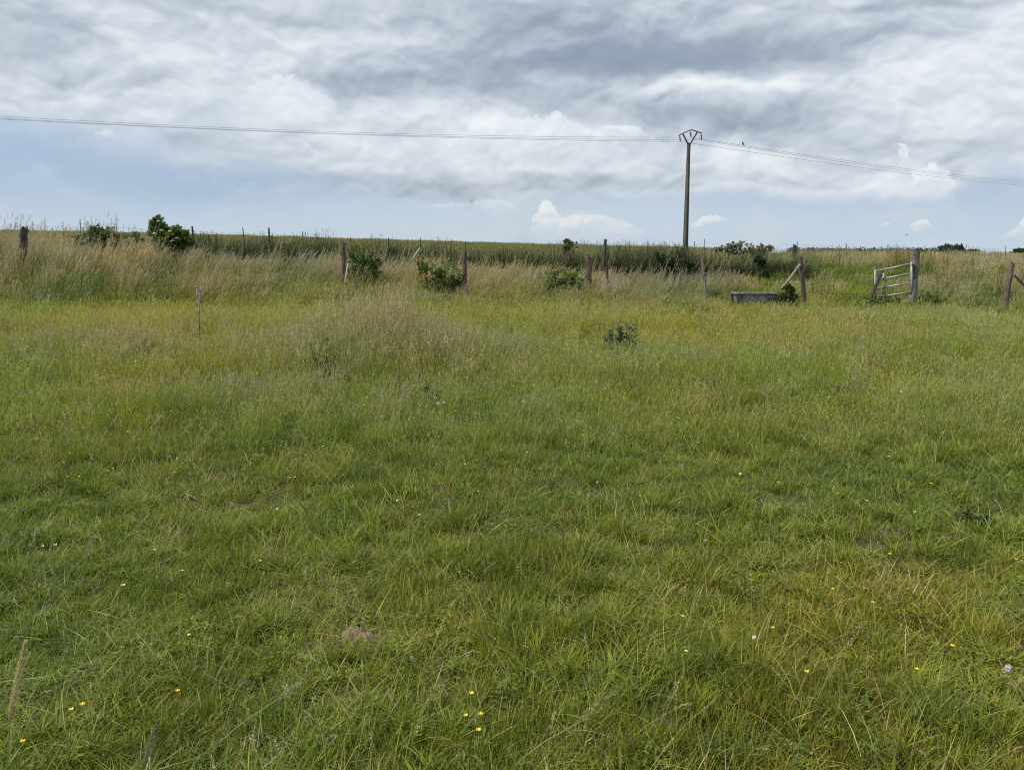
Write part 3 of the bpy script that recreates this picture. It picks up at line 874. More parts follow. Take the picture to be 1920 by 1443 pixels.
for (y0, y1, dens, sc) in ((35.0, 45.0, 5.5, 0.85), (45.0, 70.0, 2.2, 1.2), (70.0, 160.0, 0.55, 2.2)):
    x, y = sample(y0, y1, dens, 0.76, 6.0)
    pxl = x / y * FPX + 960
    k = (pxl < np.interp(y, [30, 40, 60, 150], [960, 980, 1180, 1330])) & (y > 36.0 + 1.0 * (fbm(x, y, 3.0, 91) - 0.5))
    x, y = x[k], y[k]
    s = sc * rng.uniform(0.85, 1.15, len(x))
    tt = np.stack([rng.uniform(0.9, 1.1, len(x))] * 3, 1) * (0.85 + 0.35 * fbm(x, y, 9.0, 93))[:, None]
    put(x, y, (rng.random(len(x)) < 0.5).astype(int), s, rng.uniform(0.85, 1.05, len(x)) * (0.75 + 0.5 * fbm(x, y, 5.0, 95)), tint=tt, tilt=0.04)
crop = flush("crop_field", crop_protos, "dense green arable crop covering the rising field to the left skyline")

# --- a haze of buttercups too many to count over the middle of the pasture
def cups(g, n, R, h0, h1, r):
    p = disk(n, R); p[:, 2] = rng.uniform(h0, h1, n)
    a = rng.random(n) * 6.283
    for k in range(5):
        b = a + k * 1.2566
        up = np.stack([np.cos(b), np.sin(b), np.full(n, 0.55)], 1)
        leaves(g, p, np.stack([-np.cos(b), -np.sin(b), np.full(n, 1.4)], 1), up, r, r * 0.95, np.array([0.62, 0.46, 0.02]))
cup_protos = [proto((cups, dict(n=3, R=0.25, h0=0.32, h1=0.50, r=0.0145))), proto((cups, dict(n=2, R=0.2, h0=0.30, h1=0.48, r=0.014)))]
x, y = sample(7.0, 19.0, 3.4)
pxl = x / y * FPX + 960
dn = fbm(x, y, 2.2, 111) + 0.25 * np.exp(-((pxl - 280) / 260) ** 2) + 0.25 * np.exp(-((pxl - 1400) / 350) ** 2) * sstep(y, 10, 14)
k = rng.random(len(x)) < np.clip((dn - 0.38) * 2.2, 0, 1)
x, y = x[k], y[k]
put(x, y, (rng.random(len(x)) < 0.5).astype(int), np.ones(len(x)), np.clip(0.55 + (y - 7) * 0.055, 0.5, 1.05), tint=np.ones((len(x), 3)))
cup_haze = flush("buttercup_haze", cup_protos, "haze of tiny yellow buttercups over the middle of the pasture")

# --- ground sheet
gy = np.concatenate([np.linspace(-6, 12, 91), np.linspace(12.25, 50, 130), np.linspace(51, 160, 90), np.geomspace(165, 6000, 60)])
gu = np.linspace(-1, 1, 161)
half = 10 + gy * 0.0 + np.maximum(gy, 0) * 1.1
GX = gu[None, :] * half[:, None]; GY = np.repeat(gy[:, None], len(gu), 1)
GZ = ground_z(GX, GY)
vv = np.stack([GX, GY, GZ], -1).reshape(-1, 3)
ii = np.arange(len(gy) * len(gu)).reshape(len(gy), len(gu))
ff = np.stack([ii[:-1, :-1], ii[:-1, 1:], ii[1:, 1:], ii[1:, :-1]], -1).reshape(-1, 4)
m, nt, out = new_mat("pasture_soil")
N.tree = nt
tcg = nt.nodes.new("ShaderNodeTexCoord"); ob = N(tcg.outputs['Object'])
sepg = nt.nodes.new("ShaderNodeSeparateXYZ"); nt.links.new(ob.s, sepg.inputs[0])
na = noise(ob, 9.0, 6, 0.65); nb_ = noise(ob, 0.6, 4, 0.6); nc = noise(ob, 0.02, 5, 0.6)
soil = mixc(smooth(na, 0.35, 0.7), (0.035, 0.030, 0.018), (0.090, 0.085, 0.040))
soil = mixc(smooth(nb_, 0.45, 0.65), soil, (0.070, 0.062, 0.030))
fieldc = mixc(smooth(nc, 0.4, 0.6), (0.085, 0.115, 0.035), (0.16, 0.16, 0.06))
gc = mixc(smooth(N(sepg.outputs[1]), 60, 130), soil, fieldc)
pbs = nt.nodes.new("ShaderNodeBsdfPrincipled"); pbs.inputs['Roughness'].default_value = 0.95; pbs.inputs['Specular IOR Level'].default_value = 0.1
nt.links.new(gc.s, pbs.inputs['Base Color'])
bpn = nt.nodes.new("ShaderNodeBump"); bpn.inputs['Distance'].default_value = 0.02; nt.links.new(na.s, bpn.inputs['Height']); nt.links.new(bpn.outputs[0], pbs.inputs['Normal'])
nt.links.new(pbs.outputs[0], out.inputs['Surface'])
ground = mesh_obj("ground", vv, ff, m, smooth_=True)
tag(ground, "gently rising pasture ground under the grass", kind="structure")

# ------------------------------------------------------------------ materials of the things
M_WOOD = solid_material("weathered_wood", (0.085, 0.062, 0.047), (0.17, 0.135, 0.108), 0.9, (22, 22, 2.2), 7, bump=0.9, c3=(0.07, 0.055, 0.04), spots=0.56)
M_WOODG = solid_material("silvered_wood", (0.105, 0.092, 0.078), (0.22, 0.195, 0.17), 0.9, (20, 20, 2.0), 7, bump=0.9, c3=(0.06, 0.05, 0.04), spots=0.60)
M_WOODR = solid_material("reddish_wood", (0.070, 0.048, 0.039), (0.140, 0.105, 0.087), 0.9, (22, 22, 2.2), 7, bump=0.9, c3=(0.07, 0.055, 0.045), spots=0.60)
M_PALE = solid_material("bleached_wood", (0.18, 0.165, 0.135), (0.30, 0.275, 0.235), 0.9, (20, 20, 2.0), 7, bump=0.9, c3=(0.08, 0.07, 0.055), spots=0.62)
M_DARK = solid_material("dark_wood", (0.030, 0.024, 0.020), (0.075, 0.060, 0.048), 0.9, (22, 22, 3), 6, bump=0.7)
M_STEEL = solid_material("galvanised_steel", (0.22, 0.225, 0.20), (0.33, 0.335, 0.31), 0.5, (5, 5, 5), 6, 0.35, bump=0.08, c3=(0.30, 0.27, 0.22), spots=0.68)
M_CONC = solid_material("weathered_concrete", (0.066, 0.056, 0.046), (0.118, 0.103, 0.088), 0.92, (3, 3, 0.7), 7, bump=0.3, c3=(0.10, 0.085, 0.07), spots=0.60)
M_TROUGH = solid_material("trough_concrete", (0.15, 0.148, 0.152), (0.25, 0.245, 0.25), 0.92, (5, 5, 3), 7, bump=0.4, c3=(0.12, 0.11, 0.10), spots=0.62)
M_IRON = solid_material("painted_iron", (0.055, 0.075, 0.085), (0.10, 0.125, 0.135), 0.6, (6, 6, 6), 4, 0.4, bump=0.1)
M_GLASS = solid_material("insulator_glass", (0.06, 0.10, 0.10), (0.13, 0.19, 0.18), 0.15, (9, 9, 9), 3, bump=0.02)
M_CABLE = solid_material("cable", (0.20, 0.205, 0.21), (0.28, 0.285, 0.29), 0.5, (9, 9, 9), 2, 0.5, bump=0.02)
M_STAKE = solid_material("rusty_stake", (0.040, 0.032, 0.028), (0.085, 0.062, 0.048), 0.85, (15, 15, 4), 5, 0.2, bump=0.3)
M_PLAST = solid_material("grey_plastic", (0.12, 0.12, 0.10), (0.20, 0.20, 0.175), 0.6, (12, 12, 5), 4, bump=0.1)
M_WHITE = solid_material("white_plastic", (0.22, 0.22, 0.20), (0.33, 0.33, 0.31), 0.55, (12, 12, 12), 4, bump=0.1)
M_TEAL = solid_material("faded_turquoise_paint", (0.22, 0.40, 0.40), (0.34, 0.52, 0.50), 0.6, (12, 12, 5), 4, bump=0.1)
M_CREAM = solid_material("pale_yellow_wood", (0.34, 0.31, 0.17), (0.46, 0.43, 0.26), 0.8, (14, 14, 3), 5, bump=0.2)
M_BLACK = solid_material("black_rubber", (0.012, 0.013, 0.014), (0.035, 0.036, 0.036), 0.6, (9, 9, 9), 4, bump=0.1)
M_FEATH = solid_material("dark_feathers", (0.022, 0.020, 0.019), (0.070, 0.060, 0.050), 0.75, (40, 14, 14), 5, bump=0.2)
M_FEATB = solid_material("brown_feathers", (0.060, 0.048, 0.036), (0.15, 0.115, 0.085), 0.8, (50, 16, 16), 5, bump=0.2)
M_BEAK = solid_material("beak_horn", (0.10, 0.08, 0.04), (0.20, 0.15, 0.07), 0.5, (30, 30, 30), 2, bump=0.02)
M_PETAL = solid_material("yellow_petal", (0.62, 0.43, 0.012), (0.72, 0.55, 0.025), 0.35, (60, 60, 60), 2, bump=0.02)
M_CLOVER = solid_material("white_clover", (0.60, 0.58, 0.51), (0.72, 0.70, 0.64), 0.8, (60, 60, 60), 2, bump=0.2)
M_SOIL = solid_material("bare_earth", (0.14, 0.098, 0.066), (0.24, 0.175, 0.125), 0.95, (14, 14, 14), 7, bump=1.0, c3=(0.09, 0.062, 0.042), spots=0.60, bump_dist=0.02)
M_SOILR = solid_material("trodden_earth", (0.16, 0.105, 0.066), (0.24, 0.165, 0.105), 0.95, (6, 6, 6), 7, bump=1.0, c3=(0.09, 0.085, 0.04), spots=0.56, bump_dist=0.03)

gz = lambda x, y: float(ground_z(x, y))


def stand(px, py_top, y, dxb=0.0):
    """top of a post as seen at that depth, and its foot in the ground below"""
    t = P(px, py_top, y)
    return np.array([t[0] + dxb, y, gz(t[0] + dxb, y) - 0.05]), t


def post_geo(base, top, r0, r1, rough=0.24, sides=11, split=False):
    g = Geo()
    n = 9
    s = np.linspace(0, 1, n)[:, None]
    pts = base * (1 - s) + top * s
    pts[:, :2] += np.cumsum(rng.normal(0, r0 * 0.12, (n, 2)), 0)
    ang = np.arange(sides) / sides * 2 * np.pi
    rad = np.interp(s[:, 0], [0, 1], [r0, r1])[:, None] * (1 + rough * (0.6 * rng.normal(0, 1, sides)[None] * 0.8 + 0.4 * rng.normal(0, 1, (n, sides)) * 0.5))
    v = np.stack([pts[:, 0, None] + np.cos(ang) * rad, pts[:, 1, None] + np.sin(ang) * rad, np.repeat(pts[:, 2, None], sides, 1)], -1)
    v[-1, :, 2] += rng.normal(0, r1 * 0.55, sides)
    ctr = v[-1].mean(0) - [0, 0, r1 * 0.15]
    f = [[i * sides + j, i * sides + (j + 1) % sides, (i + 1) * sides + (j + 1) % sides, (i + 1) * sides + j] for i in range(n - 1) for j in range(sides)]
    v = np.concatenate([v.reshape(-1, 3), ctr[None]]); k = len(v) - 1
    f += [[(n - 1) * sides + j, (n - 1) * sides + (j + 1) % sides, k, k] for j in range(sides)]
    g.add(v, np.array(f), (0.3, 0.3, 0.3))
    return g


def build_at(g, name, mat, origin, parent=None, smooth_=False):
    """mesh with its own origin at the foot of the thing"""
    v, f, c = g.arrays()
    o = mesh_obj(name, v - np.asarray(origin, float), f, mat, parent, c, smooth_)
    if parent is None:
        o.location = tuple(float(a) for a in origin)
    return o


# ------------------------------------------------------------------ old wooden posts along the bank
G_POST = "old wooden fence posts along the bank"
POSTS = [  # px top, py top, depth, foot shift, radius foot, radius top, material, label
    (45, 428, 24.2, -0.32, 0.11, 0.10, M_DARK, "thick dark leaning post top in the tall grass at the far left of the bank"),
    (644, 462, 23.4, -0.05, 0.075, 0.060, M_WOODR, "reddish brown wooden post with a bird perched on its top"),
    (872, 471, 23.2, -0.04, 0.070, 0.055, M_WOODR, "rough brown wooden post right of the bramble in the tall grass"),
    (1105, 482, 23.4, -0.05, 0.100, 0.092, M_WOODR, "broad pinkish brown wooden post right of the light green bush"),
    (1315, 482, 23.6, 0.24, 0.050, 0.036, M_WOODG, "thin grey post leaning left at the end of the tall grass bank"),
    (1135, 449, 33.0, -0.04, 0.075, 0.060, M_DARK, "dark post standing above the skyline out of the scrub"),
    (1139, 500, 23.7, 0.06, 0.050, 0.040, M_DARK, "short blackened post stump right of the broad pinkish post"),
    (1491, 460, 42.0, 0.0, 0.13, 0.12, M_DARK, "squat dark stump post on the skyline beyond the braced post"),
]
for (px, py, y, dxb, r0, r1, mat, lab) in POSTS:
    b, t = stand(px, py, y, dxb)
    o = build_at(post_geo(b, t, r0, r1), "fence_post", mat, b)
    tag(o, lab, "fence post", G_POST)


def braced(px, py, y, dxb, r0, r1, p_hi, p_lo, ylo, rb, mat, mat_b, label):
    b, t = stand(px, py, y, dxb)
    root = empty("braced_post", b, label, "fence post", G_POST)
    build_at(post_geo(b, t, r0, r1), "post", mat, b, root)
    hi, lo = P(*p_hi, y - r0 * 0.8), P(*p_lo, ylo)
    d = lo - hi
    lo = hi + d * 1.15
    g = Geo(); tube(g, [hi, hi + d * 0.4, hi + d * 0.8, lo], rb, sides=7, jitter=0.15)
    build_at(g, "brace", mat_b, b, root)


braced(1502, 480, 22.6, 0.22, 0.072, 0.060, (1500, 496), (1470, 536), 22.2, 0.034, M_WOODR, M_PALE, "leaning brown post with a pale diagonal brace right of the trough")
braced(1898, 493, 20.8, -0.08, 0.070, 0.060, (1902, 516), (1932, 546), 20.6, 0.030, M_WOOD, M_DARK, "weathered post with a dark diagonal brace at the right edge")
gb, gt = stand(1716, 473, 22.2, 0.01)
gp = build_at(post_geo(gb, gt, 0.115, 0.105, 0.16, 14), "gate_post", M_WOODG, gb)
tag(gp, "thick cracked grey gate post carrying the metal gate", "gate post")

# ------------------------------------------------------------------ sagging field gate
yR, yL = 22.12, 22.75
gy_ = lambda px: yR + (yL - yR) * (1709 - px) / (1709 - 1641)
g_org = np.array([P(1709, 500, yR)[0], yR, gz(P(1709, 500, yR)[0], yR)])
gate = empty("field_gate", g_org, "sagging galvanised metal field gate of five tubular rails hung open", "gate")
for (pr, pl) in ((494.0, 508.5), (512.5, 524.5), (530.0, 541.0), (547.0, 557.0), (565.0, 573.5)):
    g = Geo(); tube(g, [P(1708, pr, gy_(1708)), P(1675, (pr + pl) / 2 + 0.4, gy_(1675)), P(1641, pl, gy_(1641))], 0.024, sides=10)
    build_at(g, "rail", M_STEEL, g_org, gate, True)
for (px, a, b, r) in ((1709, 491, 570, 0.030), (1641, 506, 578, 0.028)):
    g = Geo(); tube(g, [P(px, a, gy_(px)), P(px, b, gy_(px))], r, sides=10)
    build_at(g, "stile", M_STEEL, g_org, gate, True)
g = Geo(); tube(g, [P(1656, 507, gy_(1656) + 0.03), P(1659, 560, gy_(1659) + 0.03)], 0.022, sides=8)
build_at(g, "upright", M_STEEL, g_org, gate, True)
for (px, py) in ((1712, 497), (1712, 560)):
    g = Geo(); box(g, P(px, py, yR - 0.02), (0.10, 0.05, 0.06)); build_at(g, "hinge", M_IRON, g_org, gate)
pb0, pb1 = P(1653, 510, gy_(1653) - 0.08), P(1637, 548, gy_(1640) - 0.30)
pb1 = pb0 + (pb1 - pb0) * 1.75
g = Geo(); tube(g, [pb1, pb1 * .5 + pb0 * .5, pb0], [0.055, 0.05, 0.042], sides=8, jitter=0.15)
tag(build_at(g, "wooden_prop", M_DARK, pb1), "blackened wooden prop leaning against the free end of the gate", "prop")

# ------------------------------------------------------------------ drinking trough
yt = 22.3
a0, a1 = P(1382, 548, yt), P(1457, 550, yt)
tc0 = (a0 + a1) / 2
W_ = a1[0] - a0[0]; zt = tc0[2]; zb = gz(tc0[0], yt)
t_org = np.array([tc0[0], yt + 0.3, zb])
trough = empty("drinking_trough", t_org, "grey livestock trough with slanted ends standing in the grass", "trough")
g = Geo()
h_ = zt - zb
w0, w1, d0, d1 = W_ * 0.5 - 0.02, W_ * 0.5 - 0.14, 0.30, 0.25
ho = 0.035
vv = []
for (hw, hd, z) in ((w1, d1, 0.02), (w0, d0, h_ - 0.05), (w0 - ho, d0 - ho, h_ - 0.05), (w1 - ho, d1 - ho, 0.10)):
    vv += [(-hw, -hd, z), (hw, -hd, z), (hw, hd, z), (-hw, hd, z)]
ff = []
for k in range(3):
    for j in range(4):
        ff.append([4 * k + j, 4 * k + (j + 1) % 4, 4 * k + 4 + (j + 1) % 4, 4 * k + 4 + j])
ff += [[3, 2, 1, 0], [12, 13, 14, 15]]
g.add(vv, ff, (0.3,) * 3); mesh_obj("basin", *g.arrays()[:2], M_TROUGH, trough)
g = Geo()
for (c, s) in (((0, -d0 - 0.01, h_ - 0.022), (W_, 0.075, 0.05)), ((0, d0 + 0.01, h_ - 0.022), (W_, 0.075, 0.05)), ((-w0 + 0.0, 0, h_ - 0.024), (0.07, 2 * d0 - 0.06, 0.046)), ((w0, 0, h_ - 0.024), (0.07, 2 * d0 - 0.06, 0.046))):
    box(g, c, s)
rim = mesh_obj("rim", *g.arrays()[:2], M_WOODG, trough)
bv = rim.modifiers.new("soft_edges", 'BEVEL'); bv.width = 0.012; bv.segments = 2
for sx in (-1, 1):
    for sy in (-1, 1):
        g = Geo(); tube(g, [(sx * (w0 + 0.005), sy * d0 * 0.9, h_ - 0.06), (sx * (w1 + 0.05), sy * (d1 + 0.04), 0.0)], 0.035, sides=6)
        mesh_obj("end_support", *g.arrays()[:2], M_DARK, trough)
for k, fx in enumerate((-0.38, 0.24)):
    g = Geo(); box(g, (W_ * fx, -(d0 + d1) / 2 - 0.012, h_ * 0.5), (0.03, 0.03, h_ * 0.78), [[1, 0, 0], [0, 0.98, -0.2], [0, 0.2, 0.98]])
    mesh_obj("batten", *g.arrays()[:2], M_DARK if k == 0 else M_TROUGH, trough)

# trodden earth in the gateway
bx, by = C_GATE
g = Geo(); nr, ns = 5, 28
vv = [(0, 0, 0.03)]; ff = []
for r_ in range(1, nr + 1):
    for j in range(ns):
        a = j / ns * 6.283; q = r_ / nr * (0.75 + 0.35 * vnoise(np.cos(a) * 2 + 5, np.sin(a) * 2 + 5, 0.9, 3))
        x_, y_ = 0.55 * q * math.cos(a), 0.75 * q * math.sin(a)
        vv.append((x_, y_, gz(bx + x_, by + y_) - gz(bx, by) + 0.05 * (1 - (r_ / nr) ** 2) + 0.004 + 0.02 * float(vnoise(x_ + 9, y_ + 9, 0.12, 4)) * (r_ < nr)))
for j in range(ns):
    ff.append([0, 1 + j, 1 + (j + 1) % ns, 1 + (j + 1) % ns])
    for r_ in range(nr - 1):
        b_ = 1 + r_ * ns; ff.append([b_ + j, b_ + ns + j, b_ + ns + (j + 1) % ns, b_ + (j + 1) % ns])
g.add(vv, np.array(ff), (0.3,) * 3)
o = build_at(g, "bare_earth", M_SOILR, (0, 0, 0), None, True); o.location = (bx, by, gz(bx, by))
tag(o, "bare reddish trodden earth in the gateway", kind="structure")

# small molehill in the foreground
mx_, my_ = G(668, 1205)
g = Geo(); NR, NS = 14, 44
vv = [(0, 0, 0.05)]; ff = []
for r_ in range(1, NR + 1):
    for j in range(NS):
        a = j / NS * 6.283; q = r_ / NR
        lob = 0.72 + 0.55 * float(vnoise(math.cos(a) * 1.5 + 4, math.sin(a) * 1.5 + 4, 0.8, 5))
        x_, y_ = 0.085 * q * lob * math.cos(a), 0.070 * q * lob * math.sin(a)
        crumb = float(fbm(x_ + 3, y_ + 3, 0.030, 6, 4) - 0.5) * 0.060 + float(vnoise(x_ + 7, y_ + 1, 0.009, 12) - 0.5) * 0.012
        vv.append((x_, y_, 0.042 * (1 - q ** 2.4) + crumb * min(1.0, (1 - q) * 5)))
for j in range(NS):
    ff.append([0, 1 + j, 1 + (j + 1) % NS, 1 + (j + 1) % NS])
    for r_ in range(NR - 1):
        b_ = 1 + r_ * NS; ff.append([b_ + j, b_ + NS + j, b_ + NS + (j + 1) % NS, b_ + (j + 1) % NS])
g.add(vv, np.array(ff), (0.3,) * 3)
o = build_at(g, "molehill", M_SOIL, (0, 0, 0), None, True); o.location = (mx_, my_, gz(mx_, my_) + 0.012)
tag(o, "small bare pinkish brown earth mound in the foreground turf", "molehill")

# ------------------------------------------------------------------ wire fence on thin stakes
STAKES = [(150, 410, 30), (360, 424, 30), (455, 427, 30.5), (504, 427, 30), (567, 434, 31), (657, 445, 31), (728, 445, 32), (788, 446, 33), (846, 449, 33), (873, 455, 33), (1040, 458, 36), (1181, 452, 37), (1215, 449, 38),
          (1277, 458, 39), (1302, 453, 39), (1321, 448, 40), (1388, 455, 41), (1495, 452, 42), (1587, 456, 43), (1665, 458, 44), (1812, 458, 45), (1886, 460, 45)]
f_org = np.array([0, 33, gz(0, 33)])
wf = empty("wire_fence", f_org, "thin dark stakes and wire strung along the skyline behind the tall grass", "wire fence")
tops = []
for i, (px, py, y) in enumerate(STAKES):
    b, t = stand(px, py, y, rng.normal(0, 0.05))
    r = 0.034 if px in (504, 360) else rng.uniform(0.014, 0.022)
    g = Geo(); tube(g, [b, b * .5 + t * .5, t], [r, r, r * 0.9], sides=6)
    build_at(g, "stake", M_STAKE, f_org, wf); tops.append((b, t))
for fr in (0.90, 0.70, 0.45):
    pts = []
    for k in range(len(tops) - 1):
        a = tops[k][0] * (1 - fr) + tops[k][1] * fr; b = tops[k + 1][0] * (1 - fr) + tops[k + 1][1] * fr
        for s in np.linspace(0, 1, 7)[:-1]:
            p = a * (1 - s) + b * s; p[2] -= 0.06 * 4 * s * (1 - s); pts.append(p)
    g = Geo(); tube(g, pts, 0.0035, sides=4)
    build_at(g, "wire", M_STAKE, f_org, wf)

# ------------------------------------------------------------------ electric line pole
YP = 75.0
pbase = P(1285, 466, YP); pbase[2] = gz(pbase[0], YP) - 0.2
ptop = P(1291.5, 269, YP)
pole = empty("utility_pole", pbase, "tall tapered concrete power pole with a peaked metal crossarm", "utility pole")
g = Geo()
ca, sa = math.cos(0.62), math.sin(0.62)
prof = []
hs = [(0.0, 0.218), (1.0, 0.120)]
H = ptop[2] - pbase[2]
lev = np.linspace(0, 1, 12)
vv = []
for s in lev:
    c = pbase * (1 - s) + ptop * s - pbase
    r = hs[0][1] * (1 - s) + hs[1][1] * s
    r2 = r * 0.84
    # an H shaped concrete section: chamfered corners and a shallow web on two sides
    for (u, w) in ((-1, -1), (-0.35, -1), (-0.30, -0.72), (0.30, -0.72), (0.35, -1), (1, -1), (1, 1), (0.35, 1), (0.30, 0.72), (-0.30, 0.72), (-0.35, 1), (-1, 1)):
        x_, y_ = u * r2, w * r * 0.92
        vv.append((c[0] + ca * x_ - sa * y_, c[1] + sa * x_ + ca * y_, c[2]))
ff = [[i * 12 + j, i * 12 + (j + 1) % 12, (i + 1) * 12 + (j + 1) % 12, (i + 1) * 12 + j] for i in range(11) for j in range(12)]
g.add(vv, ff, (0.3,) * 3)
mesh_obj("shaft", *g.arrays()[:2], M_CONC, pole)
cl0 = P(1291.0, 286, YP) - pbase; cl1 = ptop - pbase + np.array([0.012, 0, 0.02])
g = Geo(); tube(g, [cl0, cl0 * .5 + cl1 * .5, cl1], [0.165, 0.167, 0.170], sides=4)
mesh_obj("collar", *g.arrays()[:2], M_CONC, pole)
arm_pts = [(1272.5, 254.5, 74.5), (1280, 250.5, 74.7), (1296, 243.5, 75.0), (1308, 247.0, 75.3), (1315.5, 250.0, 75.5)]
A = [P(*p) - pbase for p in arm_pts]
v0 = P(1290.5, 271, YP) - pbase; v1 = P(1293.5, 271, YP) - pbase
g = Geo()
for a, b in ((A[0], A[1]), (A[1], A[2]), (A[2], A[3]), (A[3], A[4])):
    tube(g, [a, a * .5 + b * .5, b], 0.050, sides=6)
tube(g, [v0, v0 * .5 + A[1] * .5, A[1]], 0.068, sides=6); tube(g, [v1, v1 * .5 + A[3] * .5, A[3]], 0.068, sides=6)
arm = mesh_obj("crossarm", *g.arrays()[:2], M_IRON, pole)
attach = []
for (pt, pb_, yy) in (((1274, 254.3), (1276, 265.5), 74.55), ((1294, 246.0), (1296, 257.5), 75.0), ((1314.5, 250.5), (1315.5, 262.5), 75.45)):
    a, b = P(*pt, yy), P(*pb_, yy)
    ts = [0, .18, .20, .28, .30, .34, .36, .44, .46, .52, .54, .62, .64, .70, .72, .80, .85, .95, 1]
    rs = [.02, .02, .05, .105, .04, .04, .05, .105, .04, .04, .05, .105, .04, .04, .05, .09, .03, .05, .03]
    g = Geo(); tube(g, [a * (1 - s) + b * s - pbase for s in ts], rs, sides=10)
    mesh_obj("insulator", *g.arrays()[:2], M_GLASS, pole, None, True)
    attach.append(b)

LEFT = [((703, 254.0), (0, 223.5)), ((703, 249.5), (0, 218.0)), ((703, 252.5), (0, 221.8))]
RIGHT = [((1684, 323), (1920, 348)), ((1684, 314.5), (1920, 340.5)), ((1684, 318), (1920, 344))]
for i, nm in enumerate(("lowest", "topmost", "middle")):
    for (far, side, y1) in ((LEFT, "running to the left", 63.0), (RIGHT, "falling away to the right", 125.0)):
        Apt = attach[i]; B = P(*far[i][1], y1); M_ = P(*far[i][0], (Apt[1] + y1) / 2)
        ts = np.linspace(0, 1.45, 30)
        pts = [Apt * (2 * (t - .5) * (t - 1)) + M_ * (-4 * t * (t - 1)) + B * (2 * t * (t - .5)) for t in ts]
        g = Geo(); tube(g, pts, 0.011 if side[0] == 'r' else 0.013, sides=5)
        o = build_at(g, "power_cable", M_CABLE, Apt)
        tag(o, f"{nm} of the three overhead cables {side} from the pole", "cable", "overhead cables strung from the pole")
        if i == 1 and far is RIGHT:
            tb = min(np.linspace(0, 1, 200), key=lambda t: abs(960 + FPX * 0 + ((lambda q: FPX * q[0] / (q[1] * CP - (q[2] - EYE) * SP))(Apt * (2 * (t - .5) * (t - 1)) + M_ * (-4 * t * (t - 1)) + B * (2 * t * (t - .5)))) - 1395))
            wire_pt = Apt * (2 * (tb - .5) * (tb - 1)) + M_ * (-4 * tb * (tb - 1)) + B * (2 * tb * (tb - .5))


# ------------------------------------------------------------------ birds
def bird(loc, size, rz, pitch, label, mat, flying=False, group=None):
    """body lofted from beak to tail along x; folded wings lie on the flanks, open wings reach out"""
    root = empty("bird", loc, label, "bird", group, rz)
    cp, sp = math.cos(pitch), math.sin(pitch)
    L = size
    prof = [(-0.50, 0.012, 0.030), (-0.36, 0.030, 0.040), (-0.22, 0.060, 0.060), (-0.08, 0.115, 0.115), (0.08, 0.145, 0.145), (0.20, 0.130, 0.135), (0.29, 0.085, 0.090), (0.34, 0.080, 0.085), (0.40, 0.082, 0.085), (0.45, 0.060, 0.062), (0.475, 0.02, 0.02)]
    up = [0.0, 0.0, 0.0, 0.0, 0.005, 0.03, 0.075, 0.10, 0.112, 0.105, 0.10]
    v, f, ns = [], [], 10
    rot = lambda x, y, z: (x * cp - z * sp, y, x * sp + z * cp)
    lift = 0.0 if flying else L * 0.26
    for (x, ry, rz_), u in zip(prof, up):
        for j in range(ns):
            a = j / ns * 6.283
            q = rot(x * L, math.cos(a) * ry * L * (1.6 if x < -0.3 else 1), (u + math.sin(a) * rz_) * L)
            v.append((q[0], q[1], q[2] + lift))
    for i in range(len(prof) - 1):
        for j in range(ns):
            f.append([i * ns + j, i * ns + (j + 1) % ns, (i + 1) * ns + (j + 1) % ns, (i + 1) * ns + j])
    f += [list(range(ns))[::-1], list(range((len(prof) - 1) * ns, len(prof) * ns))]
    mesh_obj("body", v, f, mat, root, None, True)
    b0, b1 = rot(0.46 * L, 0, 0.10 * L), rot(0.57 * L, 0, 0.085 * L)
    g = Geo(); tube(g, [np.array(b0) + [0, 0, lift], np.array(b1) + [0, 0, lift]], [0.022 * L, 0.004 * L], sides=6); mesh_obj("beak", *g.arrays()[:2], M_BEAK, root)
    for s in (-1, 1):
        g = Geo()
        if flying:
            sec = [(0.0, 0.10, 0.06, 0.16), (0.30, 0.13, 0.16, 0.17), (0.58, 0.06, 0.15, 0.12), (0.85, -0.08, 0.06, 0.03)]
            vv = []
            for (yy, xf, zz, ch) in sec:
                for (dx_, dz_) in ((ch, 0.0), (0.0, 0.018), (-ch, 0.0), (0.0, -0.010)):
                    q = rot((xf + dx_) * L, s * (0.05 + yy) * L, (zz + dz_) * L); vv.append(q)
            ff = [[i * 4 + j, i * 4 + (j + 1) % 4, (i + 1) * 4 + (j + 1) % 4, (i + 1) * 4 + j] for i in range(3) for j in range(4)] + [[3, 2, 1, 0], [12, 13, 14, 15]]
        else:
            vv, ff = [], []
            for i, (x, ry, zc, th) in enumerate(((0.20, 0.128, 0.04, 0.06), (0.05, 0.155, 0.03, 0.10), (-0.12, 0.120, 0.03, 0.075), (-0.34, 0.045, 0.02, 0.02))):
                for (dy_, dz_) in ((0.0, th), (0.016, 0.0), (0.0, -th), (-0.02, 0.0)):
                    q = rot(x * L, s * (ry + dy_) * L, (zc + dz_) * L); vv.append((q[0], q[1], q[2] + lift))
            ff = [[i * 4 + j, i * 4 + (j + 1) % 4, (i + 1) * 4 + (j + 1) % 4, (i + 1) * 4 + j] for i in range(3) for j in range(4)] + [[3, 2, 1, 0], [12, 13, 14, 15]]
            if True:
                lg = Geo(); tube(lg, [(0.02 * L, s * 0.05 * L, lift - 0.10 * L), (0.03 * L, s * 0.05 * L, 0.05 * L), (0.05 * L, s * 0.05 * L, 0.0)], 0.014 * L, sides=5)
                mesh_obj("leg", *lg.arrays()[:2], M_BEAK, root)
        mesh_obj("wing", vv, ff, mat, root)
    return root


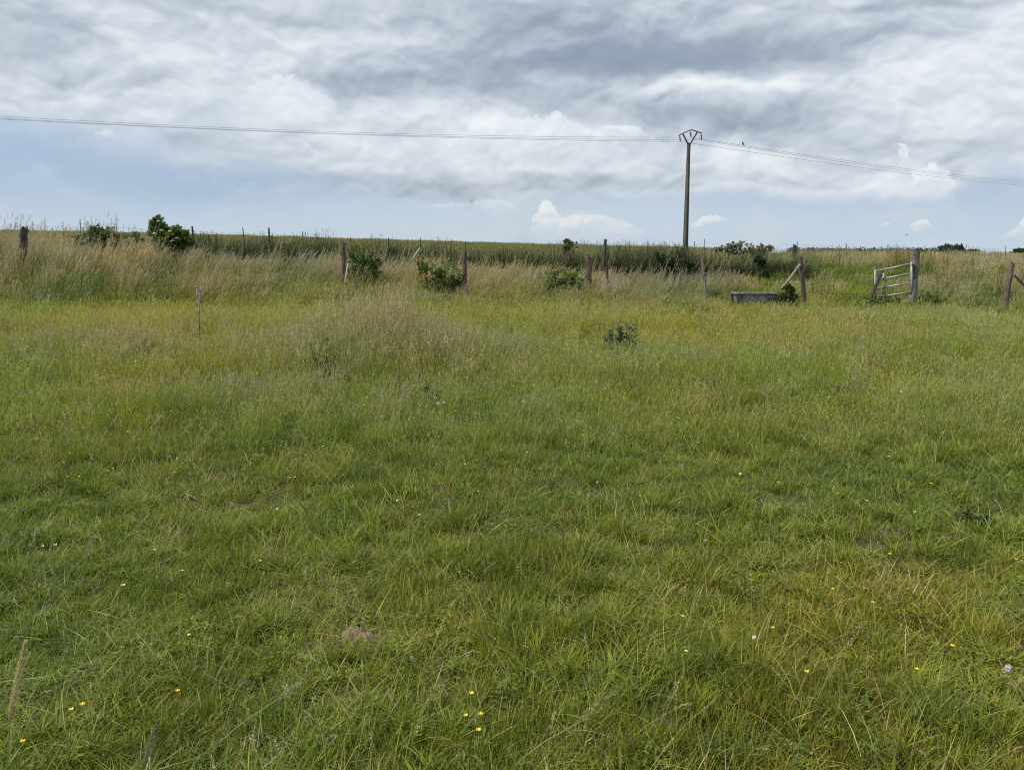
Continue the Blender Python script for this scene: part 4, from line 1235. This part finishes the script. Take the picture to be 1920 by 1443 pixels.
_, pt2 = stand(644, 462, 23.4, 0)
bird(pt2 + [0.02, 0, 0.015], 0.27, math.pi, 0.45, "brown bird perched on the reddish wooden fence post", M_FEATB)
bird(wire_pt + [0, 0, 0.01], 0.52, 2.6, 0.9, "dark bird sitting on the overhead cable right of the pole", M_FEATH)
bird(P(1700, 441, 80), 0.30, 0.6, 0.2, "small dark bird flying low over the skyline at right", M_FEATH, True)
bird(P(884, 376, 90), 0.28, 2.4, 0.1, "tiny dark bird flying high in the middle of the sky", M_FEATH, True)

# ------------------------------------------------------------------ odd stakes in the grass
ex, ey = G(376, 650)
e_org = np.array([ex, ey, gz(ex, ey)])
et = P(376.5, 536, ey)
es = empty("electric_fence_stake", e_org, "lone slim grey electric fence stake in the open pasture", "fence stake")
g = Geo(); tube(g, [(0, 0, -0.05), (0.004, 0, 0.5), tuple(et - e_org)], 0.011, sides=8); mesh_obj("rod", *g.arrays()[:2], M_PLAST, es, None, True)
hh = et[2] - e_org[2]
g = Geo(); tube(g, [(0, 0, hh - 0.33), (0, 0, hh - 0.16), (0, 0, hh - 0.01)], 0.0145, sides=8); mesh_obj("sleeve", *g.arrays()[:2], M_WHITE, es, None, True)
for z_ in (hh - 0.02, hh - 0.27):
    g = Geo(); tube(g, [(-0.03, -0.01, z_), (0, -0.014, z_ + 0.01), (0.03, -0.01, z_)], 0.012, sides=6); mesh_obj("insulator_clip", *g.arrays()[:2], M_WHITE, es, None, True)
g = Geo(); tube(g, [(0.0, -0.02, hh - 0.26), (0.045, -0.02, hh - 0.30), (0.075, -0.03, hh - 0.36), (0.095, -0.03, hh - 0.44)], 0.006, sides=5)
tube(g, [(0.0, -0.02, hh - 0.27), (0.035, -0.03, hh - 0.34), (0.06, -0.03, hh - 0.37)], 0.005, sides=5); mesh_obj("loose_cord", *g.arrays()[:2], M_WHITE, es, None, True)


def leaning_rod(name, p_hi, p_lo, y, r, mat, label, cat, ext=1.8):
    a, b = P(*p_hi, y), P(*p_lo, y - 0.1)
    b = a + (b - a) * ext
    g = Geo(); tube(g, [b, b * .5 + a * .5, a], r, sides=8)
    return tag(build_at(g, name, mat, b, None, True), label, cat)


leaning_rod("thin_stake", (652.5, 494), (648, 520), 23.0, 0.020, M_CREAM, "pale yellow thin stake leaning beside the reddish post", "stake")
leaning_rod("thin_stake", (787, 465), (776, 482), 24.0, 0.020, M_TEAL, "turquoise thin stake leaning steeply out of the tall grass", "stake", 1.5)

kx, ky = G(770, 590); ky += 0.1
k_org = np.array([kx, ky, gz(kx, ky) + 0.12])
bk = empty("bucket", k_org, "small black bucket with a pale rim tilted in the tall grass", "bucket")
bk.rotation_euler = (1.05, 0.35, 0.25)
vv, ff = [], []
for (r, z) in ((0.085, 0.0), (0.115, 0.24), (0.105, 0.24), (0.078, 0.012)):
    for j in range(18):
        a = j / 18 * 6.283; vv.append((r * math.cos(a), r * math.sin(a), z))
for i in range(3):
    for j in range(18):
        ff.append([i * 18 + j, i * 18 + (j + 1) % 18, (i + 1) * 18 + (j + 1) % 18, (i + 1) * 18 + j])
ff += [list(range(18))[::-1], list(range(54, 72))]
mesh_obj("pail", vv, ff, M_BLACK, bk, None, True)
a = np.arange(25) / 24 * 6.283
g = Geo(); tube(g, np.stack([0.112 * np.cos(a), 0.112 * np.sin(a), np.full(25, 0.243)], 1), 0.010, sides=6, cap=False); mesh_obj("rim", *g.arrays()[:2], M_PLAST, bk, None, True)


# ------------------------------------------------------------------ bushes, hedges and far trees
def bush(name, blobs, y, leaf, col, label, cat, n_per=420, stems=5, to=None, depth=1.0, group=None, woody=M_DARK, flat=0.0, to_ground=True, fill=0.75, crown="foliage", stem_name="stem", skirt=True):
    """leaves crowd the outer half of several overlapping lobes; gaps stay open between the twigs"""
    if skirt:
        blobs = list(blobs) + [(px + rng.choice([-1, 1]) * rx * rng.uniform(0.8, 1.3), py + ry * rng.uniform(-0.5, 0.6), rx * 0.45, ry * 0.5) for (px, py, rx, ry) in blobs] + [(px + rng.uniform(-.3, .3) * rx, py + ry * 0.95, rx * 0.95, ry * 0.8) for (px, py, rx, ry) in blobs]
    cs = [P(px, py, y) for (px, py, rx, ry) in blobs]
    rr = [(rx / FPX * y, ry / FPX * y) for (px, py, rx, ry) in blobs]
    cx = float(np.mean([c[0] for c in cs])); org = np.array([cx, y, gz(cx, y)])
    root = empty(name, org, label, cat, group)
    g, gs = Geo(), Geo()
    for c, (rx, rz_) in zip(cs, rr):
        c = c - org
        vol = rx * rz_
        n = int(n_per)
        # twig clusters first, leaves round each twig
        nt_ = max(10, n // 14)
        d = rng.normal(0, 1, (nt_, 3)); d /= np.linalg.norm(d, axis=1, keepdims=True)
        rad = rng.uniform(0, 1, nt_) ** (1 / 2.4) * rng.uniform(0.85, 1.12, nt_)
        tw = c + d * rad[:, None] * np.array([rx, rx * depth, rz_])
        tc_ = rng.uniform(0.62, 1.35, nt_)
        i = np.repeat(np.arange(nt_), 14)
        out_ = d[i] + np.array([0, 0, 0.5]) + rng.normal(0, 0.55, (len(i), 3))
        pos = tw[i] + rng.normal(0, 1, (len(i), 3)) * min(rx, rz_) * 0.13
        k = pos[:, 2] > -0.02
        i, out_, pos = i[k], out_[k], pos[k]
        nr = rng.normal(0, 0.6, (len(i), 3)) + np.array([0, -0.2, 1.0])
        lc = vary(col, len(i), 0.30, to, 0.8) * tc_[i][:, None]
        leaves(g, pos, nr, out_, leaf * rng.uniform(0.65, 1.3, len(i)), leaf * rng.uniform(0.45, 0.7, len(i)), lc)
        for _ in range(stems):
            k = rng.integers(nt_)
            b = np.array([c[0] * 0.6 + rng.normal(0, rx * 0.2), c[1] * 0.6 + rng.normal(0, 0.1), -0.05])
            m_ = (b + tw[k]) / 2 + rng.normal(0, rx * 0.12, 3)
            tube(gs, [b, m_, tw[k]], [leaf * 0.11, leaf * 0.08, leaf * 0.04], sides=5, cap=False)
    g.build(crown, M_LEAF, root)
    if stems:
        mesh_obj(stem_name, *gs.arrays()[:2], woody, root)
    return root


BRIGHT = np.array([0.085, 0.140, 0.030]); DKG = np.array([0.045, 0.076, 0.022]); LIME = np.array([0.14, 0.195, 0.05]); HEDGE = np.array([0.060, 0.105, 0.030])
eb = bush("elder_bush", [(308, 444, 30, 17), (296, 420, 10, 14), (328, 442, 14, 14), (302, 432, 16, 12)], 27.0, 0.12, BRIGHT * 1.15, "bright green elder bush with creamy flower heads on the bank skyline", "bush", 560, to=LIME)
for (px, py) in ((303, 430), (319, 432), (297, 413), (331, 445), (312, 444), (324, 450), (290, 436)):
    # a flat umbel: one lumpy disc of tiny florets on a short stalk
    g = Geo(); c = P(px, py, 26.6) - np.array(eb.location)
    vv, ff = [tuple(c + [0, 0, 0.01])], []
    for r_ in range(1, 4):
        for k in range(14):
            a = k / 14 * 6.283; q = r_ / 3 * 0.075 * rng.uniform(0.8, 1.15)
            vv.append(tuple(c + [q * math.cos(a), q * math.sin(a) * 0.8, rng.normal(0, 0.007) - 0.004 * r_ * r_]))
    for k in range(14):
        ff.append([0, 1 + k, 1 + (k + 1) % 14])
        for r_ in range(2):
            b_ = 1 + r_ * 14; ff.append([b_ + k, b_ + 14 + k, b_ + 14 + (k + 1) % 14, b_ + (k + 1) % 14])
    mesh_obj("flower_head", vv, ff, M_LEAF, eb, np.tile([0.36, 0.38, 0.25], (len(vv), 1)) * rng.uniform(0.8, 1.15, (len(vv), 1)))
bush("bramble_bush", [(200, 446, 40, 17), (243, 450, 26, 15), (190, 435, 16, 12)], 27.2, 0.085, DKG * 1.5, "low dark green bramble bush left of the elder", "bush", 520, to=BRIGHT)
bush("bramble_bush", [(680, 478, 34, 13), (672, 500, 24, 18), (700, 495, 22, 16)], 23.9, 0.075, BRIGHT * 0.95, "leafy green bush growing right behind the bird's post", "bush", 300, to=LIME)
bush("bramble_bush", [(815, 508, 26, 18), (848, 512, 22, 20), (830, 528, 26, 14)], 23.0, 0.070, BRIGHT * 0.95, "bramble bush in the tall grass left of the rough brown post", "bush", 380, to=LIME)
bush("bramble_bush", [(1040, 518, 30, 17), (1072, 526, 24, 18), (1055, 540, 22, 12)], 22.9, 0.080, LIME * 0.85, "light green leafy bush left of the broad pinkish post", "bush", 420, to=LIME * 1.2)
bush("small_shrub", [(1070, 463, 13, 9), (1068, 455, 7, 6)], 36.0, 0.10, LIME * 0.75, "small bright green shrub poking above the scrub on the skyline", "shrub", 160, 3, to=LIME)
bush("dark_bush", [(1248, 486, 15, 12), (1264, 494, 14, 8), (1282, 494, 14, 6)], 27.0, 0.08, DKG * 0.9, "dark bush in the tall grass before the power pole", "bush", 300, 4)
bush("dark_bush", [(1427, 487, 9, 8)], 33.0, 0.08, DKG * 0.7, "small round dark bush on the green strip right of the pole", "bush", 380, 3)
bush("dark_bush", [(1475, 560, 14, 15), (1477, 546, 10, 11), (1486, 564, 13, 12)], 22.1, 0.07, DKG * 1.0, "dark upright bush beside the right end of the trough", "bush", 420, 4, to=BRIGHT)
bush("nettle_patch", [(1620, 570, 18, 12), (1640, 568, 18, 15), (1660, 568, 18, 14), (1680, 574, 16, 10)], 21.7, 0.065, NETTLE * 0.95, "dark nettle patch under the free end of the gate", "nettles", 260, 4)
bush("nettle_patch", [(1720, 570, 14, 14), (1742, 562, 16, 20), (1762, 570, 14, 16)], 21.7, 0.065, NETTLE * 1.15, "green nettle patch right of the gate post foot", "nettles", 260, 4)
bush("willowherb_clump", [(1395, 464, 24, 9), (1425, 466, 20, 7), (1365, 468, 20, 6)], 40.5, 0.11, OLIVE * 0.55, "rough tall weed clump on the skyline right of the pole", "weeds", 300, 4, to=TAN)


def far_tree(px, py, rx, ry, y, label, name="broadleaf_tree"):
    blobs = [(px + rng.uniform(-.55, .55) * rx, py + rng.uniform(-0.25, .45) * ry, rx * rng.uniform(.35, .55), ry * rng.uniform(.45, .7)) for _ in range(6)] + [(px, py, rx * 0.6, ry * 0.8)]
    return bush(name, blobs, y, 1.0, np.array([0.042, 0.072, 0.036]), label, "tree", 300, 2, crown="crown", stem_name="trunk", group="far trees on the right skyline", depth=1.0, skirt=False)


far_tree(1772, 467, 17, 10, 420, "left half of the dark round tree clump on the right skyline")
far_tree(1795, 468, 17, 9.5, 432, "right half of the dark round tree clump on the right skyline")
far_tree(1822, 473, 14, 4.5, 450, "low tree trailing off right of the dark clump on the skyline")
far_tree(1916, 474, 22, 8, 400, "dark tree rising at the right edge of the skyline")
g = Geo()
for px in np.arange(1480, 1760, 3.0):
    c = P(px + rng.normal(0, 1.5), 471 + (px - 1480) / 280 * 1.0 + rng.normal(0, 0.7), 620 + rng.normal(0, 10))
    n = 46
    pos = c + rng.normal(0, 1, (n, 3)) * [1.3, 1.5, 0.9]
    leaves(g, pos, rng.normal(0, 1, (n, 3)) + [0, -.5, 1], rng.normal(0, 1, (n, 3)) + [0, 0, .4], 1.6, 1.2, vary(np.array([0.050, 0.080, 0.052]), n, 0.2))
o = g.build("treeline", M_LEAF)
tag(o, "low dark far-off wood along the right skyline", "wood", kind="stuff")


# ------------------------------------------------------------------ single plants in the pasture
def weed(name, px, py, hpx, leaf, col, n, R, label, cat, per=18):
    x, y = G(px, py); h = hpx / FPX * y
    root = empty(name, (x, y, gz(x, y)), label, cat)
    g = Geo(); weed_stem(g, n, R, h * 0.55, h * 1.05, leaf, np.asarray(col), per); g.build("leaves", M_LEAF, root)
    for _ in range(max(3, n // 2)):
        a = rng.random() * 6.28; r = R * 0.5
        gs = Geo(); tube(gs, [(r * math.cos(a), r * math.sin(a), -0.02), (r * 1.1 * math.cos(a), r * 1.1 * math.sin(a), h * 0.6)], leaf * 0.05, sides=5)
        mesh_obj("stalk", *gs.arrays()[:2], M_DARK, root)
    return root


THIS = np.array([0.135, 0.165, 0.085])
weed("thistle", 1160, 680, 74, 0.14, THIS, 28, 0.25, "grey green thistle clump standing alone in the pasture", "thistle", 24)
weed("thistle", 1188, 680, 42, 0.11, THIS * 0.8, 8, 0.13, "smaller thistle at the right foot of the grey green clump", "thistle")
weed("dock_plant", 806, 775, 68, 0.10, np.array([0.090, 0.130, 0.038]), 6, 0.07, "dark green upright dock plant with pale flowers beside it", "dock")
weed("dock_plant", 606, 730, 105, 0.12, np.array([0.120, 0.150, 0.050]), 6, 0.12, "leafy dark weed in the tan patch of tall grass", "dock")
weed("dock_plant", 705, 672, 62, 0.12, np.array([0.075, 0.090, 0.040]), 9, 0.22, "dark weed clump under the tan seed heads", "dock")
weed("dock_plant", 1108, 850, 30, 0.07, np.array([0.070, 0.105, 0.028]), 9, 0.13, "low dark leafy clump in the middle of the pasture", "dock")
weed("dock_plant", 1830, 985, 40, 0.06, np.array([0.075, 0.115, 0.028]), 9, 0.11, "low dark leafy clump near the right edge", "dock")


def on_ray(px, py, h):
    x, y = G(px, py, h)
    return x, y, gz(x, y)


def flower_meshes(r, h, petals=5, mat=M_PETAL):
    g = Geo()
    ph = rng.random() * 6.28
    for k in range(petals):
        a = ph + k / petals * 6.283
        c, s = math.cos(a), math.sin(a); px_, py_ = -s, c
        v = [(0.1 * r * c, 0.1 * r * s, 0), (r * .62 * c + px_ * r * .40, r * .62 * s + py_ * r * .40, r * .30), (r * c, r * s, r * .62), (r * .62 * c - px_ * r * .40, r * .62 * s - py_ * r * .40, r * .30)]
        g.add(v, [[0, 1, 2, 3]], (0.8, 0.6, 0.02))
    tube(g, [(0, 0, -0.1 * r), (0, 0, 0.22 * r)], [0.24 * r, 0.18 * r], sides=7)
    return g


def stem_mesh(h, r):
    g = Geo(); b = rng.normal(0, h * 0.10, 2)
    tube(g, [(b[0], b[1], -h), (b[0] * .35, b[1] * .35, -h * 0.5), (0, 0, 0)], [r * 1.1, r, r * 0.8], (0.14, 0.2, 0.05), sides=5)
    for k in range(3):
        a = rng.random() * 6.28; z = -h * rng.uniform(0.45, 0.85)
        leaves(g, np.array([[b[0] * .3, b[1] * .3, z]]), np.array([[0, 0, 1.0]]), np.array([[math.cos(a), math.sin(a), 0.6]]), 0.045, 0.014, BLUEG)
    return g


G_BUT = "buttercups scattered through the pasture"
L_BUT = "small yellow buttercup on a thin stem in the pasture grass"
protos_b = []
for k in range(3):
    hd = flower_meshes((0.0085, 0.0095, 0.0078)[k], 0.2)
    v, f, c = hd.arrays(); o1 = mesh_obj("petals", v, f, M_PETAL)
    o2 = stem_mesh((0.17, 0.21, 0.24)[k], 0.0011).build("stem", M_LEAF)
    protos_b.append((o1, o2, (0.17, 0.21, 0.24)[k]))
SEEN = [(80, 1025), (104, 1025), (290, 1034), (488, 1052), (231, 1101), (354, 1192), (333, 1296), (155, 1327), (134, 1337), (43, 1395), (884, 1303), (873, 1347), (901, 1345), (897, 1376), (1636, 1133), (1561, 1106), (1785, 1214), (1286, 1223), (1449, 1180),
        (1512, 1263), (1719, 1255), (983, 835), (1043, 805), (1093, 817), (1625, 939), (1715, 960), (1905, 1050), (1323, 1016), (1668, 1041), (545, 897), (148, 894), (470, 870), (342, 1073), (896, 923), (1460, 905), (1400, 865), (1440, 825), (1452, 770),
        (1300, 788), (1660, 795), (1880, 782), (1280, 1160), (120, 760), (240, 810), (260, 825), (1200, 930), (1745, 907), (1020, 715), (1000, 740), (880, 735), (910, 740)]
spots = [(px, py, None) for px, py in SEEN]
cand = 0
while len(spots) < 295 and cand < 20000:
    cand += 1
    px, py = rng.uniform(-60, 1980), 600 + 300 * rng.random() ** 1.6
    dens = 0.35 + 1.0 * math.exp(-((px - 280) / 260) ** 2) + 0.9 * math.exp(-((px - 1000) / 300) ** 2 - ((py - 690) / 80) ** 2) + 0.8 * math.exp(-((px - 1450) / 300) ** 2 - ((py - 650) / 60) ** 2)
    if rng.random() < dens / 1.6:
        spots.append((px, py, None))
first = [True] * 3
for i, (px, py, _) in enumerate(spots):
    k = i % 3
    o1, o2, hgt_ = protos_b[k]
    lift = 0.0 if py > 1000 else (0.06 if py > 850 else 0.17)
    x, y, z = on_ray(px, py, hgt_ + lift)
    root = empty("buttercup", (x, y, z + hgt_ + lift), L_BUT, "flower", G_BUT, rng.random() * 6.28)
    s = 1.0 if py > 900 else rng.uniform(0.75, 1.1)
    root.scale = (s, s, s)
    for o in (o1, o2):
        if first[k]:
            c = o; c.parent = root
        else:
            c = o.copy(); COL.objects.link(c); c.parent = root
        if o is o2:
            c.scale = (1, 1, (hgt_ + lift) / hgt_ / s)
    first[k] = False

# pale clover heads and seed clocks
def ball_flower(r, h, n, mat):
    g = Geo(); tt = np.linspace(-0.98, 0.98, 9)
    tube(g, [(0, 0, r * 0.72 * t_) for t_ in tt], [r * 0.72 * math.sqrt(1 - t_ * t_) for t_ in tt], (0.7, 0.7, 0.65), sides=10)
    for _ in range(n):
        d = rng.normal(0, 1, 3); d /= np.linalg.norm(d); d[2] = d[2] * 0.95 + 0.05
        s = np.cross(d, [0.3, 0.2, 0.9]); s /= np.linalg.norm(s)
        g.add([d * r * .5, d * r * .8 + s * r * .2, d * r, d * r * .8 - s * r * .2], [[0, 1, 2, 3]], (0.7, 0.7, 0.65))
    return g


wh = ball_flower(0.0085, 0.2, 130, M_CLOVER); v, f, c = wh.arrays(); w1_ = mesh_obj("flower_head", v, f, M_CLOVER); w2_ = stem_mesh(0.16, 0.0011).build("stem", M_LEAF)
WH = [(1030, 604), (914, 632), (815, 746), (822, 757), (800, 763), (832, 755), (1602, 711), (1414, 1197), (745, 938), (787, 965), (1388, 890), (1690, 735), (305, 637), (192, 640), (520, 955), (1555, 745), (1120, 905)]
for i, (px, py) in enumerate(WH):
    h = 0.16 if py > 850 else 0.34
    x, y, z = on_ray(px, py, h)
    root = empty("white_flower", (x, y, z + h), "tiny white flower head on a thin stem in the pasture grass", "flower", "white flowers scattered through the pasture", rng.random() * 6.28)
    s = 1.0 if py > 900 else (1.25 if py > 700 else 1.6); root.scale = (s, s, s)
    for o in (w1_, w2_):
        if i == 0: c = o; c.parent = root
        else: c = o.copy(); COL.objects.link(c); c.parent = root
        if o is w2_: c.scale = (1, 1, h / 0.16 / s)
cx_, cy_, cz_ = on_ray(1890, 1258, 0.22)
clock = empty("dandelion_clock", (cx_, cy_, cz_ + 0.22), "round grey dandelion seed clock near the right edge", "seed head")
wg = ball_flower(0.014, 0.2, 300, M_CLOVER); v, f, c = wg.arrays(); mesh_obj("seed_ball", v, f, M_CLOVER, clock); stem_mesh(0.22, 0.0016).build("stem", M_LEAF, clock)


# tall single grass heads that stand out close to the lens
def spike(px_tip, py_tip, px_b, py_b, y, r, col, label, n=420, plume=1.0, extend=0.5, name="grass_spike"):
    tip, bot = P(px_tip, py_tip, y), P(px_b, py_b, y)
    ax = tip - bot; L = np.linalg.norm(ax); ax /= L
    gx_, gy__ = bot[0] - ax[0] * 0.35, y
    foot = np.array([gx_, gy__, gz(gx_, gy__) - 0.02])
    root = empty(name, foot, label, "grass")
    gs = Geo(); tube(gs, [np.zeros(3), (bot - foot) * 0.5 + [0.01, 0, 0.02], bot - foot, tip - foot], [0.0020, 0.0018, 0.0014, 0.0006], OLIVE * 1.3, sides=6); gs.build("stem", M_LEAF, root)
    g = Geo(); t = rng.random(n)
    rad = r * np.sin(np.clip(t ** 0.8 * 0.96 + 0.04, 0, 1) * np.pi) ** 0.8
    a = rng.random(n) * 6.283
    s1 = np.cross(ax, [0, 1, 0]); s1 /= np.linalg.norm(s1); s2 = np.cross(ax, s1)
    o_ = (np.cos(a)[:, None] * s1 + np.sin(a)[:, None] * s2)
    pos = bot + ax * (t * L)[:, None] + o_ * (rad * rng.uniform(0.25, 0.9, n))[:, None] - foot
    up = ax + o_ * 0.55 * plume + rng.normal(0, 0.15, (n, 3))
    leaves(g, pos, o_ + rng.normal(0, .3, (n, 3)), up, r * 1.35, r * 0.42, vary(np.asarray(col), n, 0.25))
    g.build("seed_head", M_LEAF, root)
    return root


spike(48, 1204, 19, 1348, 1.75, 0.0072, STRAW * 1.25, "tall dry tan foxtail spike close by at the lower left", 900)
spike(296, 1352, 268, 1440, 1.62, 0.006, np.array([0.26, 0.28, 0.16]), "pale green grass spike at the bottom edge left of centre", 420)
spike(176, 1008, 160, 1046, 2.60, 0.009, STRAW * 0.75, "loose pale seed head on a tall stem at the left", 160, 1.6)
spike(566, 1275, 524, 1308, 2.30, 0.008, np.array([0.34, 0.34, 0.20]), "drooping pale grass head left of the buttercups", 120, 1.6)
spike(644, 1158, 632, 1240, 2.45, 0.005, OLIVE * 0.8, "slender dull green spike beside the earth mound", 240)
spike(1155, 1290, 1088, 1352, 2.25, 0.012, OLIVE * 1.25, "broad loose brownish panicle right of the buttercups", 220, 1.8)
ds = [P(642, 1105, 3.1), P(690, 1195, 2.95), P(738, 1290, 2.8)]
g = Geo(); tube(g, ds + [ds[2] + (ds[2] - ds[1]) * 0.7], [0.0018, 0.0022, 0.0026, 0.003], (0.05, 0.04, 0.03), sides=5)
tag(build_at(g, "dead_stem", M_DARK, ds[2]), "thin blackish dead stem slanting above the earth mound", "dead stem")
